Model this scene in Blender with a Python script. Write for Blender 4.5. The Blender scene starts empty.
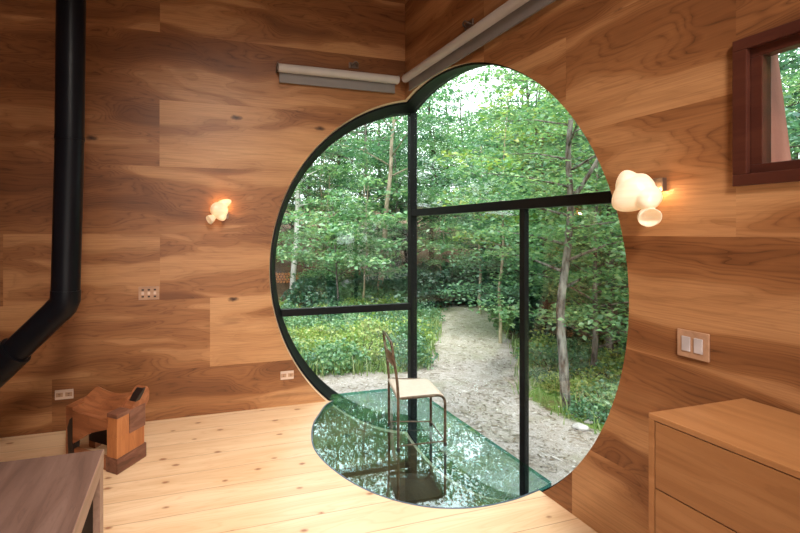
import bpy, bmesh, math, random
import numpy as np
from mathutils import Vector, Matrix, geometry
PI = math.pi
scene = bpy.context.scene
COL = scene.collection

# ------------------------------------------------------------------ camera numbers
CAM = (-2.381, -4.284, 1.8)
YAW = 0.271678
F_PX = 426.5
PXC, PYC = 302.72, 231.28

def spot(u, D):
    """ground position seen in direction of pixel column u at forward distance D"""
    k = (u-PXC)/F_PX
    ca, sa = math.cos(YAW), math.sin(YAW)
    return (CAM[0]+D*(k*ca+sa), CAM[1]+D*(-k*sa+ca))

# ------------------------------------------------------------------ object helpers
def link(o, parent=None):
    COL.objects.link(o)
    if parent is not None: o.parent = parent
    return o

def mesh_obj(name, verts, faces, mats, parent=None, smooth=False, mat_idx=None):
    me = bpy.data.meshes.new(name)
    me.from_pydata([tuple(v) for v in verts], [], faces)
    if not isinstance(mats, (list, tuple)): mats = [mats]
    for m in mats: me.materials.append(m)
    if mat_idx is not None: me.polygons.foreach_set('material_index', mat_idx)
    if smooth: me.polygons.foreach_set('use_smooth', [True]*len(me.polygons))
    me.update()
    return link(bpy.data.objects.new(name, me), parent)

def bm_obj(name, bm, mats, parent=None, smooth=False, recalc=True):
    if recalc: bmesh.ops.recalc_face_normals(bm, faces=bm.faces)
    me = bpy.data.meshes.new(name)
    bm.to_mesh(me); bm.free()
    if not isinstance(mats, (list, tuple)): mats = [mats]
    for m in mats: me.materials.append(m)
    if smooth: me.polygons.foreach_set('use_smooth', [True]*len(me.polygons))
    return link(bpy.data.objects.new(name, me), parent)

def tag(o, label, cat, group=None, kind=None):
    o['label'] = label; o['category'] = cat
    if group: o['group'] = group
    if kind: o['kind'] = kind
    return o

def thing(name, loc, label, cat, rz=0.0, group=None):
    o = bpy.data.objects.new(name, None)
    o.empty_display_size = .1
    o.location = loc; o.rotation_euler = (0, 0, rz)
    link(o)
    return tag(o, label, cat, group)

def struct(o, label=None, cat=None):
    o['kind'] = 'structure'
    if label: o['label'] = label
    if cat: o['category'] = cat
    return o

def copy_tree(o, parent=None):
    c = o.copy(); COL.objects.link(c)
    if parent is not None: c.parent = parent
    for ch in list(o.children): copy_tree(ch, c)
    return c

def add_box(bm, x0, x1, y0, y1, z0, z1, bevel=0.0):
    r = bmesh.ops.create_cube(bm, size=1)
    vs = r['verts']
    bmesh.ops.scale(bm, vec=(x1-x0, y1-y0, z1-z0), verts=vs)
    bmesh.ops.translate(bm, vec=((x0+x1)/2, (y0+y1)/2, (z0+z1)/2), verts=vs)
    if bevel > 0:
        es = list({e for v in vs for e in v.link_edges})
        bmesh.ops.bevel(bm, geom=es, offset=bevel, segments=2, affect='EDGES', profile=.6)

def box_obj(name, x0, x1, y0, y1, z0, z1, mat, parent=None, bevel=0.004):
    bm = bmesh.new(); add_box(bm, x0, x1, y0, y1, z0, z1, bevel)
    return bm_obj(name, bm, mat, parent)

def add_tube(bm, pts, radii, seg=10, cap=True):
    pts = [Vector(p) for p in pts]
    n = len(pts)
    if not isinstance(radii, (list, tuple)): radii = [radii]*n
    tang = []
    for i in range(n):
        a = pts[max(i-1, 0)]; b = pts[min(i+1, n-1)]
        tang.append((b-a).normalized())
    ref = Vector((0, 0, 1)) if abs(tang[0].z) < .9 else Vector((1, 0, 0))
    nrm = tang[0].cross(ref).normalized()
    rings = []
    for i in range(n):
        nrm = (nrm - tang[i]*nrm.dot(tang[i])).normalized()
        bi = tang[i].cross(nrm)
        rings.append([bm.verts.new(pts[i]+(nrm*math.cos(2*PI*k/seg)+bi*math.sin(2*PI*k/seg))*radii[i]) for k in range(seg)])
    for i in range(n-1):
        for k in range(seg):
            bm.faces.new((rings[i][k], rings[i][(k+1) % seg], rings[i+1][(k+1) % seg], rings[i+1][k]))
    if cap:
        bm.faces.new(rings[0][::-1]); bm.faces.new(rings[-1])

def tube_obj(name, pts, radii, mat, parent=None, seg=12):
    bm = bmesh.new(); add_tube(bm, pts, radii, seg)
    o = bm_obj(name, bm, mat, parent, smooth=True)
    auto_smooth(o)
    return o

def auto_smooth(o, ang=40):
    me = o.data
    bm = bmesh.new(); bm.from_mesh(me)
    for e in bm.edges:
        if len(e.link_faces) == 2 and e.calc_face_angle(0) > math.radians(ang): e.smooth = False
    for f in bm.faces: f.smooth = True
    bm.to_mesh(me); bm.free()

def fillet(pts, r, n=6):
    """round the inner corners of a polyline"""
    pts = [Vector(p) for p in pts]; out = [pts[0]]
    for i in range(1, len(pts)-1):
        p = pts[i]; a = (pts[i-1]-p); b = (pts[i+1]-p)
        ra = min(r, a.length*.48, b.length*.48)
        A = p+a.normalized()*ra; B = p+b.normalized()*ra
        for k in range(n+1):
            t = k/n
            out.append(A*(1-t)**2+p*2*t*(1-t)+B*t*t)
    out.append(pts[-1])
    return out

def catmull(pts, n=8):
    pts = [Vector(p) for p in pts]; out = []
    for i in range(len(pts)-1):
        p0 = pts[max(i-1, 0)]; p1 = pts[i]; p2 = pts[i+1]; p3 = pts[min(i+2, len(pts)-1)]
        for k in range(n):
            t = k/n
            out.append(.5*((2*p1)+(p2-p0)*t+(2*p0-5*p1+4*p2-p3)*t*t+(-p0+3*p1-3*p2+p3)*t**3))
    out.append(pts[-1]); return out

def prism(bm, poly, axis, a0, a1):
    """extrude a 2-D polygon along an axis ('x','y' or 'z')"""
    def P(p, a):
        if axis == 'x': return (a, p[0], p[1])
        if axis == 'y': return (p[0], a, p[1])
        return (p[0], p[1], a)
    A = [bm.verts.new(P(p, a0)) for p in poly]; B = [bm.verts.new(P(p, a1)) for p in poly]
    n = len(poly)
    for i in range(n): bm.faces.new((A[i], A[(i+1) % n], B[(i+1) % n], B[i]))
    bm.faces.new(A[::-1]); bm.faces.new(B)

def prism_obj(name, poly, axis, a0, a1, mat, parent=None, bevel=0):
    bm = bmesh.new(); prism(bm, poly, axis, a0, a1)
    if bevel:
        bmesh.ops.recalc_face_normals(bm, faces=bm.faces)
        bmesh.ops.bevel(bm, geom=[e for e in bm.edges if e.calc_face_angle(0) > .5], offset=bevel, segments=2, affect='EDGES')
    return bm_obj(name, bm, mat, parent)

def clip(poly, a, b, c):
    """keep a*x+b*y<=c"""
    out = []
    for i in range(len(poly)):
        p, q = poly[i], poly[(i+1) % len(poly)]
        dp, dq = a*p[0]+b*p[1]-c, a*q[0]+b*q[1]-c
        if dp <= 0: out.append(p)
        if (dp < 0 < dq) or (dq < 0 < dp):
            t = dp/(dp-dq); out.append((p[0]+(q[0]-p[0])*t, p[1]+(q[1]-p[1])*t))
    return out

# ------------------------------------------------------------------ material helpers
class N:
    def __init__(s, name):
        s.m = bpy.data.materials.new(name); s.m.use_nodes = True
        s.t = s.m.node_tree; s.t.nodes.clear()
        s.out = s.t.nodes.new('ShaderNodeOutputMaterial')
    def n(s, typ, **kw):
        nd = s.t.nodes.new(typ)
        for k, v in kw.items():
            if k.startswith('_'): setattr(nd, k[1:], v)
            else:
                key = int(k[1:]) if (k[0] == 'i' and k[1:].isdigit()) else k.replace('_', ' ')
                if hasattr(v, 'is_output') or isinstance(v, bpy.types.NodeSocket): s.t.links.new(v, nd.inputs[key])
                else: nd.inputs[key].default_value = v
        return nd
    def math(s, op, a, b=None, c=None):
        nd = s.t.nodes.new('ShaderNodeMath'); nd.operation = op
        for i, v in enumerate((a, b, c)):
            if v is None: continue
            if isinstance(v, bpy.types.NodeSocket): s.t.links.new(v, nd.inputs[i])
            else: nd.inputs[i].default_value = v
        return nd.outputs[0]
    def vmath(s, op, a, b):
        nd = s.t.nodes.new('ShaderNodeVectorMath'); nd.operation = op
        for i, v in enumerate((a, b)):
            if isinstance(v, bpy.types.NodeSocket): s.t.links.new(v, nd.inputs[i])
            else: nd.inputs[i].default_value = v
        return nd.outputs[0]
    def mix(s, f, a, b, mode='MIX'):
        nd = s.t.nodes.new('ShaderNodeMix'); nd.data_type = 'RGBA'; nd.blend_type = mode
        for i, v in ((0, f), (6, a), (7, b)):
            if isinstance(v, bpy.types.NodeSocket): s.t.links.new(v, nd.inputs[i])
            else: nd.inputs[i].default_value = v if i == 0 else (*v, 1)
        return nd.outputs[2]
    def ramp(s, f, stops, interp='LINEAR'):
        nd = s.t.nodes.new('ShaderNodeValToRGB'); cr = nd.color_ramp; cr.interpolation = interp
        while len(cr.elements) < len(stops): cr.elements.new(.5)
        for e, (p, c) in zip(cr.elements, stops):
            e.position = p; e.color = (*c, 1) if isinstance(c, tuple) else (c, c, c, 1)
        s.t.links.new(f, nd.inputs[0]); return nd.outputs[0]
    def noise(s, vec, scale, detail=2, rough=.5, dist=0, col=False):
        nd = s.n('ShaderNodeTexNoise', Vector=vec, Scale=scale, Detail=detail, Roughness=rough, Distortion=dist)
        return nd.outputs['Color' if col else 'Fac']
    def bump(s, h, strength=.2, dist=.01):
        return s.n('ShaderNodeBump', Height=h, Strength=strength, Distance=dist).outputs[0]
    def surf(s, sh):
        s.t.links.new(sh, s.out.inputs[0]); return s.m

def principled(name, color, rough=.5, metal=0.0, spec=.5, noise_amt=.08, noise_scale=8.0, bump=0.0):
    k = N(name)
    tc = k.n('ShaderNodeTexCoord').outputs['Object']
    nz = k.noise(tc, noise_scale, 4)
    c2 = tuple(max(0, c*(1-noise_amt*2)) for c in color); c1 = tuple(min(1, c*(1+noise_amt*2)) for c in color)
    col = k.ramp(nz, [(.3, c2), (.7, c1)])
    b = k.n('ShaderNodeBsdfPrincipled', Base_Color=col, Roughness=rough, Metallic=metal)
    b.inputs['Specular IOR Level'].default_value = spec
    if bump: k.t.links.new(k.bump(nz, bump), b.inputs['Normal'])
    return k.surf(b.outputs[0])

def wood(name, dark, mid, light, axis=(1, 8, 8), scale=1.0, rough=.45, ring=10.0, grain=.25, fine=60, offset=(0, 0, 0), spec=.4):
    """straight-grained furniture wood, object coordinates; axis = per-axis frequency (small along the grain)"""
    k = N(name)
    tc = k.n('ShaderNodeTexCoord').outputs['Object']
    p = k.vmath('MULTIPLY', k.vmath('ADD', tc, offset), axis)
    n1 = k.noise(p, scale, 3, .5, .6)
    col = k.ramp(n1, [(.3, dark), (.5, mid), (.72, light)])
    fr = k.math('FRACT', k.math('MULTIPLY', n1, ring))
    line = k.ramp(fr, [(0, 0.0), (.12, 1.0), (.85, 1.0), (1, 0.0)])
    col = k.mix(k.math('MULTIPLY', k.math('SUBTRACT', 1.0, line), grain), col, tuple(c*.45 for c in dark))
    fn = k.noise(k.vmath('MULTIPLY', p, (2, 6, 6)), fine/8, 2)
    col = k.mix(k.math('MULTIPLY', fn, .35), col, tuple(c*.6 for c in mid))
    b = k.n('ShaderNodeBsdfPrincipled', Base_Color=col, Roughness=rough)
    b.inputs['Specular IOR Level'].default_value = spec
    k.t.links.new(k.bump(fn, .08, .004), b.inputs['Normal'])
    return k.surf(b.outputs[0])

def plywood_wall():
    k = N('plywood_panels')
    uv = k.n('ShaderNodeUVMap', _uv_map='panel_uv').outputs[0]
    at = k.n('ShaderNodeAttribute', _attribute_name='panel')
    sep = k.n('ShaderNodeSeparateColor', Color=at.outputs['Color'])
    r, g, tint = sep.outputs
    off = k.n('ShaderNodeCombineXYZ', X=k.math('MULTIPLY', r, 37.0), Y=k.math('MULTIPLY', g, 53.0), Z=k.math('MULTIPLY', r, 11.0)).outputs[0]
    p = k.vmath('ADD', uv, off)
    # broad heartwood / sapwood figure running along the panel
    warp = k.noise(k.vmath('MULTIPLY', p, (1.1, 2.2, 1)), 1.0, 2, col=True)
    pw = k.vmath('ADD', k.vmath('MULTIPLY', p, (.55, 3.3, 1)), k.vmath('MULTIPLY', warp, (.9, .9, 0)))
    fig = k.noise(pw, 1.0, 2.5, .5, .5)
    f2 = k.math('ADD', fig, k.math('MULTIPLY', k.math('SUBTRACT', tint, .5), .42))
    base = k.ramp(f2, [(.30, (.20, .083, .034)), (.41, (.28, .125, .052)), (.51, (.36, .172, .076)), (.555, (.49, .265, .128)), (.74, (.60, .355, .185))])
    # cathedral rings = contour lines of the figure
    fr = k.math('FRACT', k.math('ADD', k.math('MULTIPLY', fig, 34.0), k.math('MULTIPLY', k.noise(k.vmath('MULTIPLY', p, (5, 24, 1)), 1.0, 2), .9)))
    lines = k.ramp(fr, [(0, 1.0), (.22, .15), (.6, 0.0), (1, .55)])
    vis = k.ramp(f2, [(.40, 1.0), (.62, .12)])
    brk = k.ramp(k.noise(k.vmath('MULTIPLY', p, (4, 30, 1)), 1.0, 3), [(.35, .25), (.65, 1.0)])
    amt = k.math('MULTIPLY', k.math('MULTIPLY', lines, vis), k.math('MULTIPLY', brk, .95))
    base = k.mix(amt, base, (.085, .030, .011))
    fine = k.noise(k.vmath('MULTIPLY', p, (2.5, 110, 1)), 1.0, 3, .6)
    base = k.mix(k.ramp(fine, [(.42, 0.0), (.75, .38)]), base, (.15, .066, .03))
    # mineral streaks and sparse knots
    st = k.noise(k.vmath('MULTIPLY', p, (.8, 9, 1)), 1.0, 3, .55, .4)
    base = k.mix(k.ramp(st, [(.66, 0.0), (.76, .45)]), base, (.15, .062, .028))
    vo = k.n('ShaderNodeTexVoronoi', _voronoi_dimensions='2D', Vector=k.vmath('MULTIPLY', p, (.9, 2.0, 1)), Scale=1.0)
    pick = k.n('ShaderNodeSeparateColor', Color=vo.outputs['Color']).outputs[0]
    dn = k.math('ADD', vo.outputs['Distance'], k.math('MULTIPLY', k.math('SUBTRACT', k.noise(p, 22, 2), .5), .05))
    kn = k.math('MULTIPLY', k.ramp(dn, [(.008, 1.0), (.03, .75), (.06, 0.0)]), k.math('GREATER_THAN', pick, .72))
    base = k.mix(kn, base, (.045, .018, .010))
    base = k.mix(1.0, base, (.93, .84, .735), 'MULTIPLY')
    b = k.n('ShaderNodeBsdfPrincipled', Base_Color=base, Roughness=.42)
    b.inputs['Specular IOR Level'].default_value = .35
    k.t.links.new(k.bump(fine, .05, .003), b.inputs['Normal'])
    return k.surf(b.outputs[0])

def pine_floor():
    k = N('pine_floor_boards')
    tc = k.n('ShaderNodeTexCoord').outputs['Object']
    s = k.n('ShaderNodeSeparateXYZ', Vector=tc)
    row = k.math('DIVIDE', k.math('ADD', s.outputs[1], 20.03), .235)
    rid = k.math('FLOOR', row); rfr = k.math('FRACT', row)
    wn = k.n('ShaderNodeTexWhiteNoise', _noise_dimensions='1D', W=rid).outputs['Value']
    xs = k.math('ADD', s.outputs[0], k.math('MULTIPLY', wn, 17.3))
    p = k.n('ShaderNodeCombineXYZ', X=xs, Y=k.math('ADD', s.outputs[1], k.math('MULTIPLY', wn, 7.7)), Z=0.0).outputs[0]
    n1 = k.noise(k.vmath('MULTIPLY', p, (.6, 6.5, 1)), 1.0, 3, .5, .8)
    base = k.ramp(n1, [(.28, (.68, .44, .25)), (.5, (.77, .54, .335)), (.72, (.83, .62, .41))])
    fr = k.math('FRACT', k.math('MULTIPLY', n1, 13.0))
    base = k.mix(k.math('MULTIPLY', k.ramp(fr, [(0, 1.0), (.3, 0.0), (.8, 0.0), (1, .8)]), .26), base, (.48, .25, .10))
    base = k.mix(k.math('MULTIPLY', wn, .30), base, (.70, .46, .26))
    vo = k.n('ShaderNodeTexVoronoi', _voronoi_dimensions='2D', Vector=k.vmath('MULTIPLY', p, (2.6, 4.8, 1)), Scale=1.0)
    pick = k.n('ShaderNodeSeparateColor', Color=vo.outputs['Color'])
    rad = k.math('MULTIPLY', pick.outputs[1], .035)
    dn = k.math('SUBTRACT', k.math('ADD', vo.outputs['Distance'], k.math('MULTIPLY', k.math('SUBTRACT', k.noise(p, 25, 2), .5), .06)), rad)
    kn = k.math('MULTIPLY', k.ramp(dn, [(.01, 1.0), (.07, 0.0)]), k.math('GREATER_THAN', pick.outputs[0], .30))
    base = k.mix(k.math('MULTIPLY', kn, .92), base, (.24, .075, .03))
    halo = k.math('MULTIPLY', k.ramp(dn, [(.0, 1.0), (.28, 0.0)]), k.math('GREATER_THAN', pick.outputs[0], .30))
    base = k.mix(k.math('MULTIPLY', halo, .22), base, (.52, .26, .09))
    seam = k.ramp(k.math('ABSOLUTE', k.math('SUBTRACT', rfr, .5)), [(.485, 0.0), (.497, 1.0)])
    base = k.mix(k.math('MULTIPLY', seam, .8), base, (.28, .13, .06))
    b = k.n('ShaderNodeBsdfPrincipled', Base_Color=base, Roughness=.30)
    b.inputs['Specular IOR Level'].default_value = .45
    hb = k.math('SUBTRACT', k.math('MULTIPLY', n1, .1), seam)
    k.t.links.new(k.bump(hb, .25, .004), b.inputs['Normal'])
    return k.surf(b.outputs[0])

def clear_glass(name, tint, f0=.045, power=5.0, gloss=(1, 1, 1)):
    """architectural glass: clear, tinted, mirror share rising towards grazing view"""
    k = N(name)
    facing = k.n('ShaderNodeLayerWeight', Blend=.5).outputs['Facing']
    fr = k.math('ADD', k.math('MULTIPLY', k.math('POWER', facing, power), 1-f0), f0)
    tr = k.n('ShaderNodeBsdfTransparent', Color=(*tint, 1)).outputs[0]
    gl = k.n('ShaderNodeBsdfGlossy', Color=(*gloss, 1), Roughness=0.0).outputs[0]
    mx = k.n('ShaderNodeMixShader', Fac=fr)
    k.t.links.new(tr, mx.inputs[1]); k.t.links.new(gl, mx.inputs[2])
    return k.surf(mx.outputs[0])

def leaf_mat(name, cols, transl=.45):
    k = N(name)
    rnd = k.n('ShaderNodeNewGeometry').outputs['Random Per Island']
    col = k.ramp(rnd, [(i/(len(cols)-1), c) for i, c in enumerate(cols)])
    d = k.n('ShaderNodeBsdfDiffuse', Color=col).outputs[0]
    tcol = k.mix(1.0, col, (1.08, 1.15, .78), 'MULTIPLY')
    t = k.n('ShaderNodeBsdfTranslucent', Color=tcol).outputs[0]
    g = k.n('ShaderNodeBsdfGlossy', Color=(.9, .95, 1, 1), Roughness=.45).outputs[0]
    m1 = k.n('ShaderNodeMixShader', Fac=transl); k.t.links.new(d, m1.inputs[1]); k.t.links.new(t, m1.inputs[2])
    m2 = k.n('ShaderNodeMixShader', Fac=.05); k.t.links.new(m1.outputs[0], m2.inputs[1]); k.t.links.new(g, m2.inputs[2])
    return k.surf(m2.outputs[0])

def bark_mat(name, dark, light, patch=.5):
    k = N(name)
    tc = k.n('ShaderNodeTexCoord').outputs['Object']
    n1 = k.noise(k.vmath('MULTIPLY', tc, (9, 9, 2.2)), 1.6, 4, .6)
    col = k.ramp(n1, [(patch-.14, dark), (patch+.1, light)])
    n2 = k.noise(k.vmath('MULTIPLY', tc, (40, 40, 9)), 1.0, 3)
    col = k.mix(k.math('MULTIPLY', n2, .4), col, dark)
    b = k.n('ShaderNodeBsdfPrincipled', Base_Color=col, Roughness=.9)
    b.inputs['Specular IOR Level'].default_value = .1
    k.t.links.new(k.bump(n2, .5, .02), b.inputs['Normal'])
    return k.surf(b.outputs[0])

M = {}
M['ply'] = plywood_wall()
M['ply_edge'] = principled('birch_ply_edge', (.72, .52, .34), .55, noise_scale=30)
M['pine'] = pine_floor()
M['black'] = principled('black_steel', (.006, .006, .007), .45, 0, .18, noise_scale=5)
M['pipe'] = principled('stove_black', (.005, .005, .007), .36, .0, .14, noise_scale=4)
M['dark_under'] = principled('dark_underside', (.05, .045, .035), .8, noise_scale=3)
M['pane'] = clear_glass('window_glass', (.965, .985, .975), .035)
M['floor_glass'] = clear_glass('glass_floor', (.77, .91, .925), .09, 3.6, (.96, 1, 1))
M['steel_trim'] = principled('blue_steel_edge', (.10, .14, .20), .3, .6, .5)
M['blind'] = principled('blind_fabric', (.46, .41, .385), .6, noise_amt=.02)
M['blind_bar'] = principled('blind_hem', (.20, .178, .17), .6, noise_amt=.02)
M['bracket'] = principled('bracket_metal', (.22, .17, .14), .35, .8)
M['mahogany'] = wood('mahogany_frame', (.045, .012, .008), (.075, .02, .012), (.10, .03, .017), (7, 1, 7), 1.5, .4, grain=.15)
M['red_wood'] = wood('red_exterior_wood', (.30, .11, .08), (.38, .15, .11), (.46, .20, .15), (6, 6, 1), 1.5, .6, grain=.1)
M['dresser'] = wood('oiled_oak', (.285, .12, .040), (.36, .16, .059), (.42, .20, .08), (9, .9, 9), 1.4, .38, ring=7, grain=.14)
M['dresser_drawer'] = wood('oak_drawer_front', (.26, .108, .036), (.33, .145, .053), (.39, .183, .072), (9, .9, 12), 1.4, .38, ring=7, grain=.16, offset=(3, 5, 7))
M['walnut'] = wood('walnut_top', (.10, .056, .042), (.145, .083, .063), (.19, .115, .09), (14, 1.2, 14), 1.3, .4, ring=8, grain=.22)
M['walnut_edge'] = wood('walnut_edge', (.27, .165, .12), (.35, .22, .165), (.42, .28, .21), (14, 1.2, 14), 1.3, .45, ring=8, grain=.15)
M['shade_carcass_dark'] = principled('desk_shade_and_carcass', (.016, .008, .006), .8, spec=.1)  # near-black: painted shade under the desk, also the dresser carcass
M['block_orange'] = wood('cherry_block', (.38, .125, .04), (.49, .18, .06), (.57, .24, .09), (9, 9, 1.2), 2.0, .35, ring=6, grain=.25)
M['block_brown'] = wood('walnut_block', (.10, .036, .02), (.19, .075, .045), (.28, .125, .08), (9, 2, 9), 2.2, .35, ring=6, grain=.3)
M['block_mid'] = wood('rosewood_block', (.21, .066, .026), (.33, .115, .045), (.44, .17, .07), (1.5, 9, 9), 2.0, .35, ring=6, grain=.3)
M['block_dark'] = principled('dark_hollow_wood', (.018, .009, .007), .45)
M['plate'] = wood('outlet_plate_wood', (.40, .22, .13), (.47, .27, .165), (.54, .32, .20), (2, 12, 12), 2, .45, grain=.05)
M['plate_light'] = principled('ivory_plastic', (.62, .46, .36), .4)
M['toggle'] = principled('grey_toggle', (.50, .45, .46), .35)
M['slot'] = principled('outlet_slots', (.05, .025, .018), .6)
M['chair_tube'] = principled('bronze_tube', (.14, .10, .068), .35, .5, .5, noise_amt=.25, noise_scale=30)
M['chair_seat'] = principled('worn_beige_paint', (.62, .54, .45), .5, .0, .5, noise_amt=.025, noise_scale=25)
M['chair_slat'] = principled('worn_brown_slat', (.26, .17, .11), .45, .3, .5, noise_amt=.2, noise_scale=30)
M['rubber'] = principled('dark_rubber', (.03, .025, .02), .7)

# shade: translucent white shell lit from inside by its own bulb
k = N('translucent_shade')
tc = k.n('ShaderNodeTexCoord').outputs['Object']
st = k.noise(k.vmath('MULTIPLY', tc, (3, 3, 60)), 1.0, 2)
cc = k.ramp(st, [(.3, (.86, .76, .62)), (.7, (.95, .87, .76))])
d = k.n('ShaderNodeBsdfPrincipled', Base_Color=cc, Roughness=.3)
t = k.n('ShaderNodeBsdfTranslucent', Color=(.98, .92, .80, 1))
mx = k.n('ShaderNodeMixShader', Fac=.24); k.t.links.new(d.outputs[0], mx.inputs[1]); k.t.links.new(t.outputs[0], mx.inputs[2])
em = k.n('ShaderNodeEmission', Color=(1.0, .66, .34, 1), Strength=.13)
ad = k.n('ShaderNodeAddShader'); k.t.links.new(mx.outputs[0], ad.inputs[0]); k.t.links.new(em.outputs[0], ad.inputs[1])
M['shade'] = k.surf(ad.outputs[0])
k2 = N('bulb_glow'); e2 = k2.n('ShaderNodeEmission', Color=(1, .72, .40, 1), Strength=14.0)
M['bulb'] = k2.surf(e2.outputs[0])

# ------------------------------------------------------------------ the spherical cut
SX, SY, SZ, RS = .36, -.544, 1.40, 1.978
T = .26            # wall thickness
G = .215           # glazing plane depth
def rL(t, R=RS): return math.sqrt(R*R-(t-SY)**2)
def rR(t, R=RS): return math.sqrt(R*R-(SX-t)**2)
ZB, ZT = -1.25, 4.9
XW, YW = -6.5, -7.0
ROWS = [ZB, -.17, .47, 1.145, 1.775, 2.42, 3.055, 3.70, 4.34, ZT]
rng = random.Random(5)

def circle_cols(c, r, lo, hi, n=160):
    """column break points of a hole plus its upper and lower outline"""
    xs = sorted({round(c+r*math.cos(PI*i/n), 6) for i in range(n+1)})
    return [x for x in xs if lo <= x <= hi]

def wall_face(panels, c, r, place, bm, uvl, cl, hi):
    """panels: list of (u0,u1,z0,z1,tint). cut the hole (centre c, SZ, radius r)"""
    for (u0, u1, z0, z1, tint) in panels:
        colr = (rng.random(), rng.random(), tint, 1)
        cuts = sorted({u0, u1} | set(circle_cols(c, r, u0, u1)) | ({c-r, c+r} & set([x for x in (c-r, c+r) if u0 < x < u1])))
        for a, b in zip(cuts[:-1], cuts[1:]):
            if b-a < 1e-6: continue
            m = (a+b)/2
            def zz(x): return math.sqrt(max(0, r*r-(x-c)**2))
            polys = []
            if abs(m-c) >= r: polys = [[(a, z0), (b, z0), (b, z1), (a, z1)]]
            else:
                for s in (1, -1):
                    za, zb = SZ+s*zz(a), SZ+s*zz(b)
                    big = s*50
                    q = [(a, za), (b, zb), (b, big), (a, big)]
                    if s < 0: q = q[::-1]
                    q = clip(q, 0, 1, z1); q = clip(q, 0, -1, -z0) if q else q
                    if len(q) > 2: polys.append(q)
            for q in polys:
                qq = []
                for p in q:
                    if not qq or (abs(p[0]-qq[-1][0])+abs(p[1]-qq[-1][1])) > 1e-7: qq.append(p)
                if len(qq) > 2 and (abs(qq[0][0]-qq[-1][0])+abs(qq[0][1]-qq[-1][1])) < 1e-7: qq.pop()
                if len(qq) < 3: continue
                f = bm.faces.new([bm.verts.new(place(p[0], p[1])) for p in qq])
                for lp, p in zip(f.loops, qq):
                    lp[uvl].uv = p; lp[cl] = colr

def panels_from(joints, lo, hi, tints):
    out = []
    for i in range(len(ROWS)-1):
        js = [lo]+sorted(j for j in joints.get(i, []) if lo < j < hi)+[hi]
        ts = tints.get(i, [])
        for n, (a, b) in enumerate(zip(js[:-1], js[1:])):
            out.append((a, b, ROWS[i], ROWS[i+1], ts[n] if n < len(ts) else rng.uniform(.3, .7)))
    return out

def sphere_strip(bm, side, ts, R, n=140, uvl=None, cl=None, mi=0):
    """part of the sphere between wall depths ts, mitred at the corner"""
    rings = []
    for t in ts:
        if side == 'L':
            r = rL(t, R); th0 = math.acos(max(-1, min(1, (t-SX)/r)))
            rings.append([(SX+r*math.cos(a), t, SZ+r*math.sin(a)) for a in [th0+(2*PI-2*th0)*i/n for i in range(n+1)]])
        else:
            r = rR(t, R); th0 = math.acos(max(-1, min(1, (t-SY)/r)))
            rings.append([(t, SY+r*math.cos(a), SZ+r*math.sin(a)) for a in [th0+(2*PI-2*th0)*i/n for i in range(n+1)]])
    V = [[bm.verts.new(p) for p in rg] for rg in rings]
    for i in range(len(V)-1):
        for j in range(n):
            f = bm.faces.new((V[i][j], V[i][j+1], V[i+1][j+1], V[i+1][j])); f.material_index = mi
    return V

def build_round_wall(name, side, joints, tints):
    bm = bmesh.new(); uvl = bm.loops.layers.uv.new('panel_uv'); cl = bm.loops.layers.float_color.new('panel')
    lo = XW if side == 'L' else YW
    c = SX if side == 'L' else SY
    rr = rL if side == 'L' else rR
    pl = (lambda t: (lambda u, z: (u, t, z))) if side == 'L' else (lambda t: (lambda u, z: (t, u, z)))
    wall_face(panels_from(joints, lo, 0.0, tints), c, rr(0), pl(0.0), bm, uvl, cl, 0)
    nf = len(bm.faces)
    wall_face([(lo, T, ZB, ZT, .4)], c, rr(T), pl(T), bm, uvl, cl, T)
    sphere_strip(bm, side, [0, .043, .1, .18, T], RS, mi=1)
    if side == 'L': ring = [(lo, 0), (lo, T)]
    # end caps
    bm.faces.ensure_lookup_table()
    for a, b in (((lo, 0), (lo, T)),):
        q = [pl(0.0)(lo, ZB), pl(T)(lo, ZB), pl(T)(lo, ZT), pl(0.0)(lo, ZT)]
        f = bm.faces.new([bm.verts.new(p) for p in q])
    for z in (ZB, ZT):
        q = [pl(0.0)(lo, z), pl(0.0)(0.0, z), pl(T)(T, z), pl(T)(lo, z)]
        bm.faces.new([bm.verts.new(p) for p in q])
    bmesh.ops.remove_doubles(bm, verts=bm.verts, dist=1e-6)
    o = bm_obj(name, bm, [M['ply'], M['ply_edge']], recalc=False)
    return o

# small casement opening in the right wall is modelled on top of its dark frame: cut it from the panels
W2 = (-3.62, -2.965, 2.00, 2.645)   # y0,y1,z0,z1 of the small window

left_j = {0: [-2.0], 1: [-3.52, -.9], 2: [-4.4, -2.134], 3: [-3.9, -2.601], 4: [-5.0], 5: [-4.5, -2.605], 6: [-4.9], 7: [-2.601, -4.6], 8: [-3.5]}
left_t = {1: [.36, .44, .5], 2: [.45, .52, .70], 3: [.42, .55, .47], 4: [.40, .42], 5: [.36, .37, .74], 6: [.3, .36], 7: [.40, .45, .52], 8: [.4, .4]}
right_j = {0: [-3.0], 1: [-2.128], 2: [-4.2], 3: [-4.4], 4: [W2[0], W2[1]], 5: [W2[0], W2[1], -2.083], 6: [-4.6, -1.3], 7: [-3.2], 8: [-2.5]}
right_t = {1: [.66, .60], 2: [.5, .74], 3: [.5, .45], 4: [.5, .5, .72], 5: [.5, .5, .33, .62], 6: [.5, .60, .55], 7: [.45, .5], 8: [.5, .5]}
wl = struct(build_round_wall('wall_left', 'L', left_j, left_t))

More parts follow.
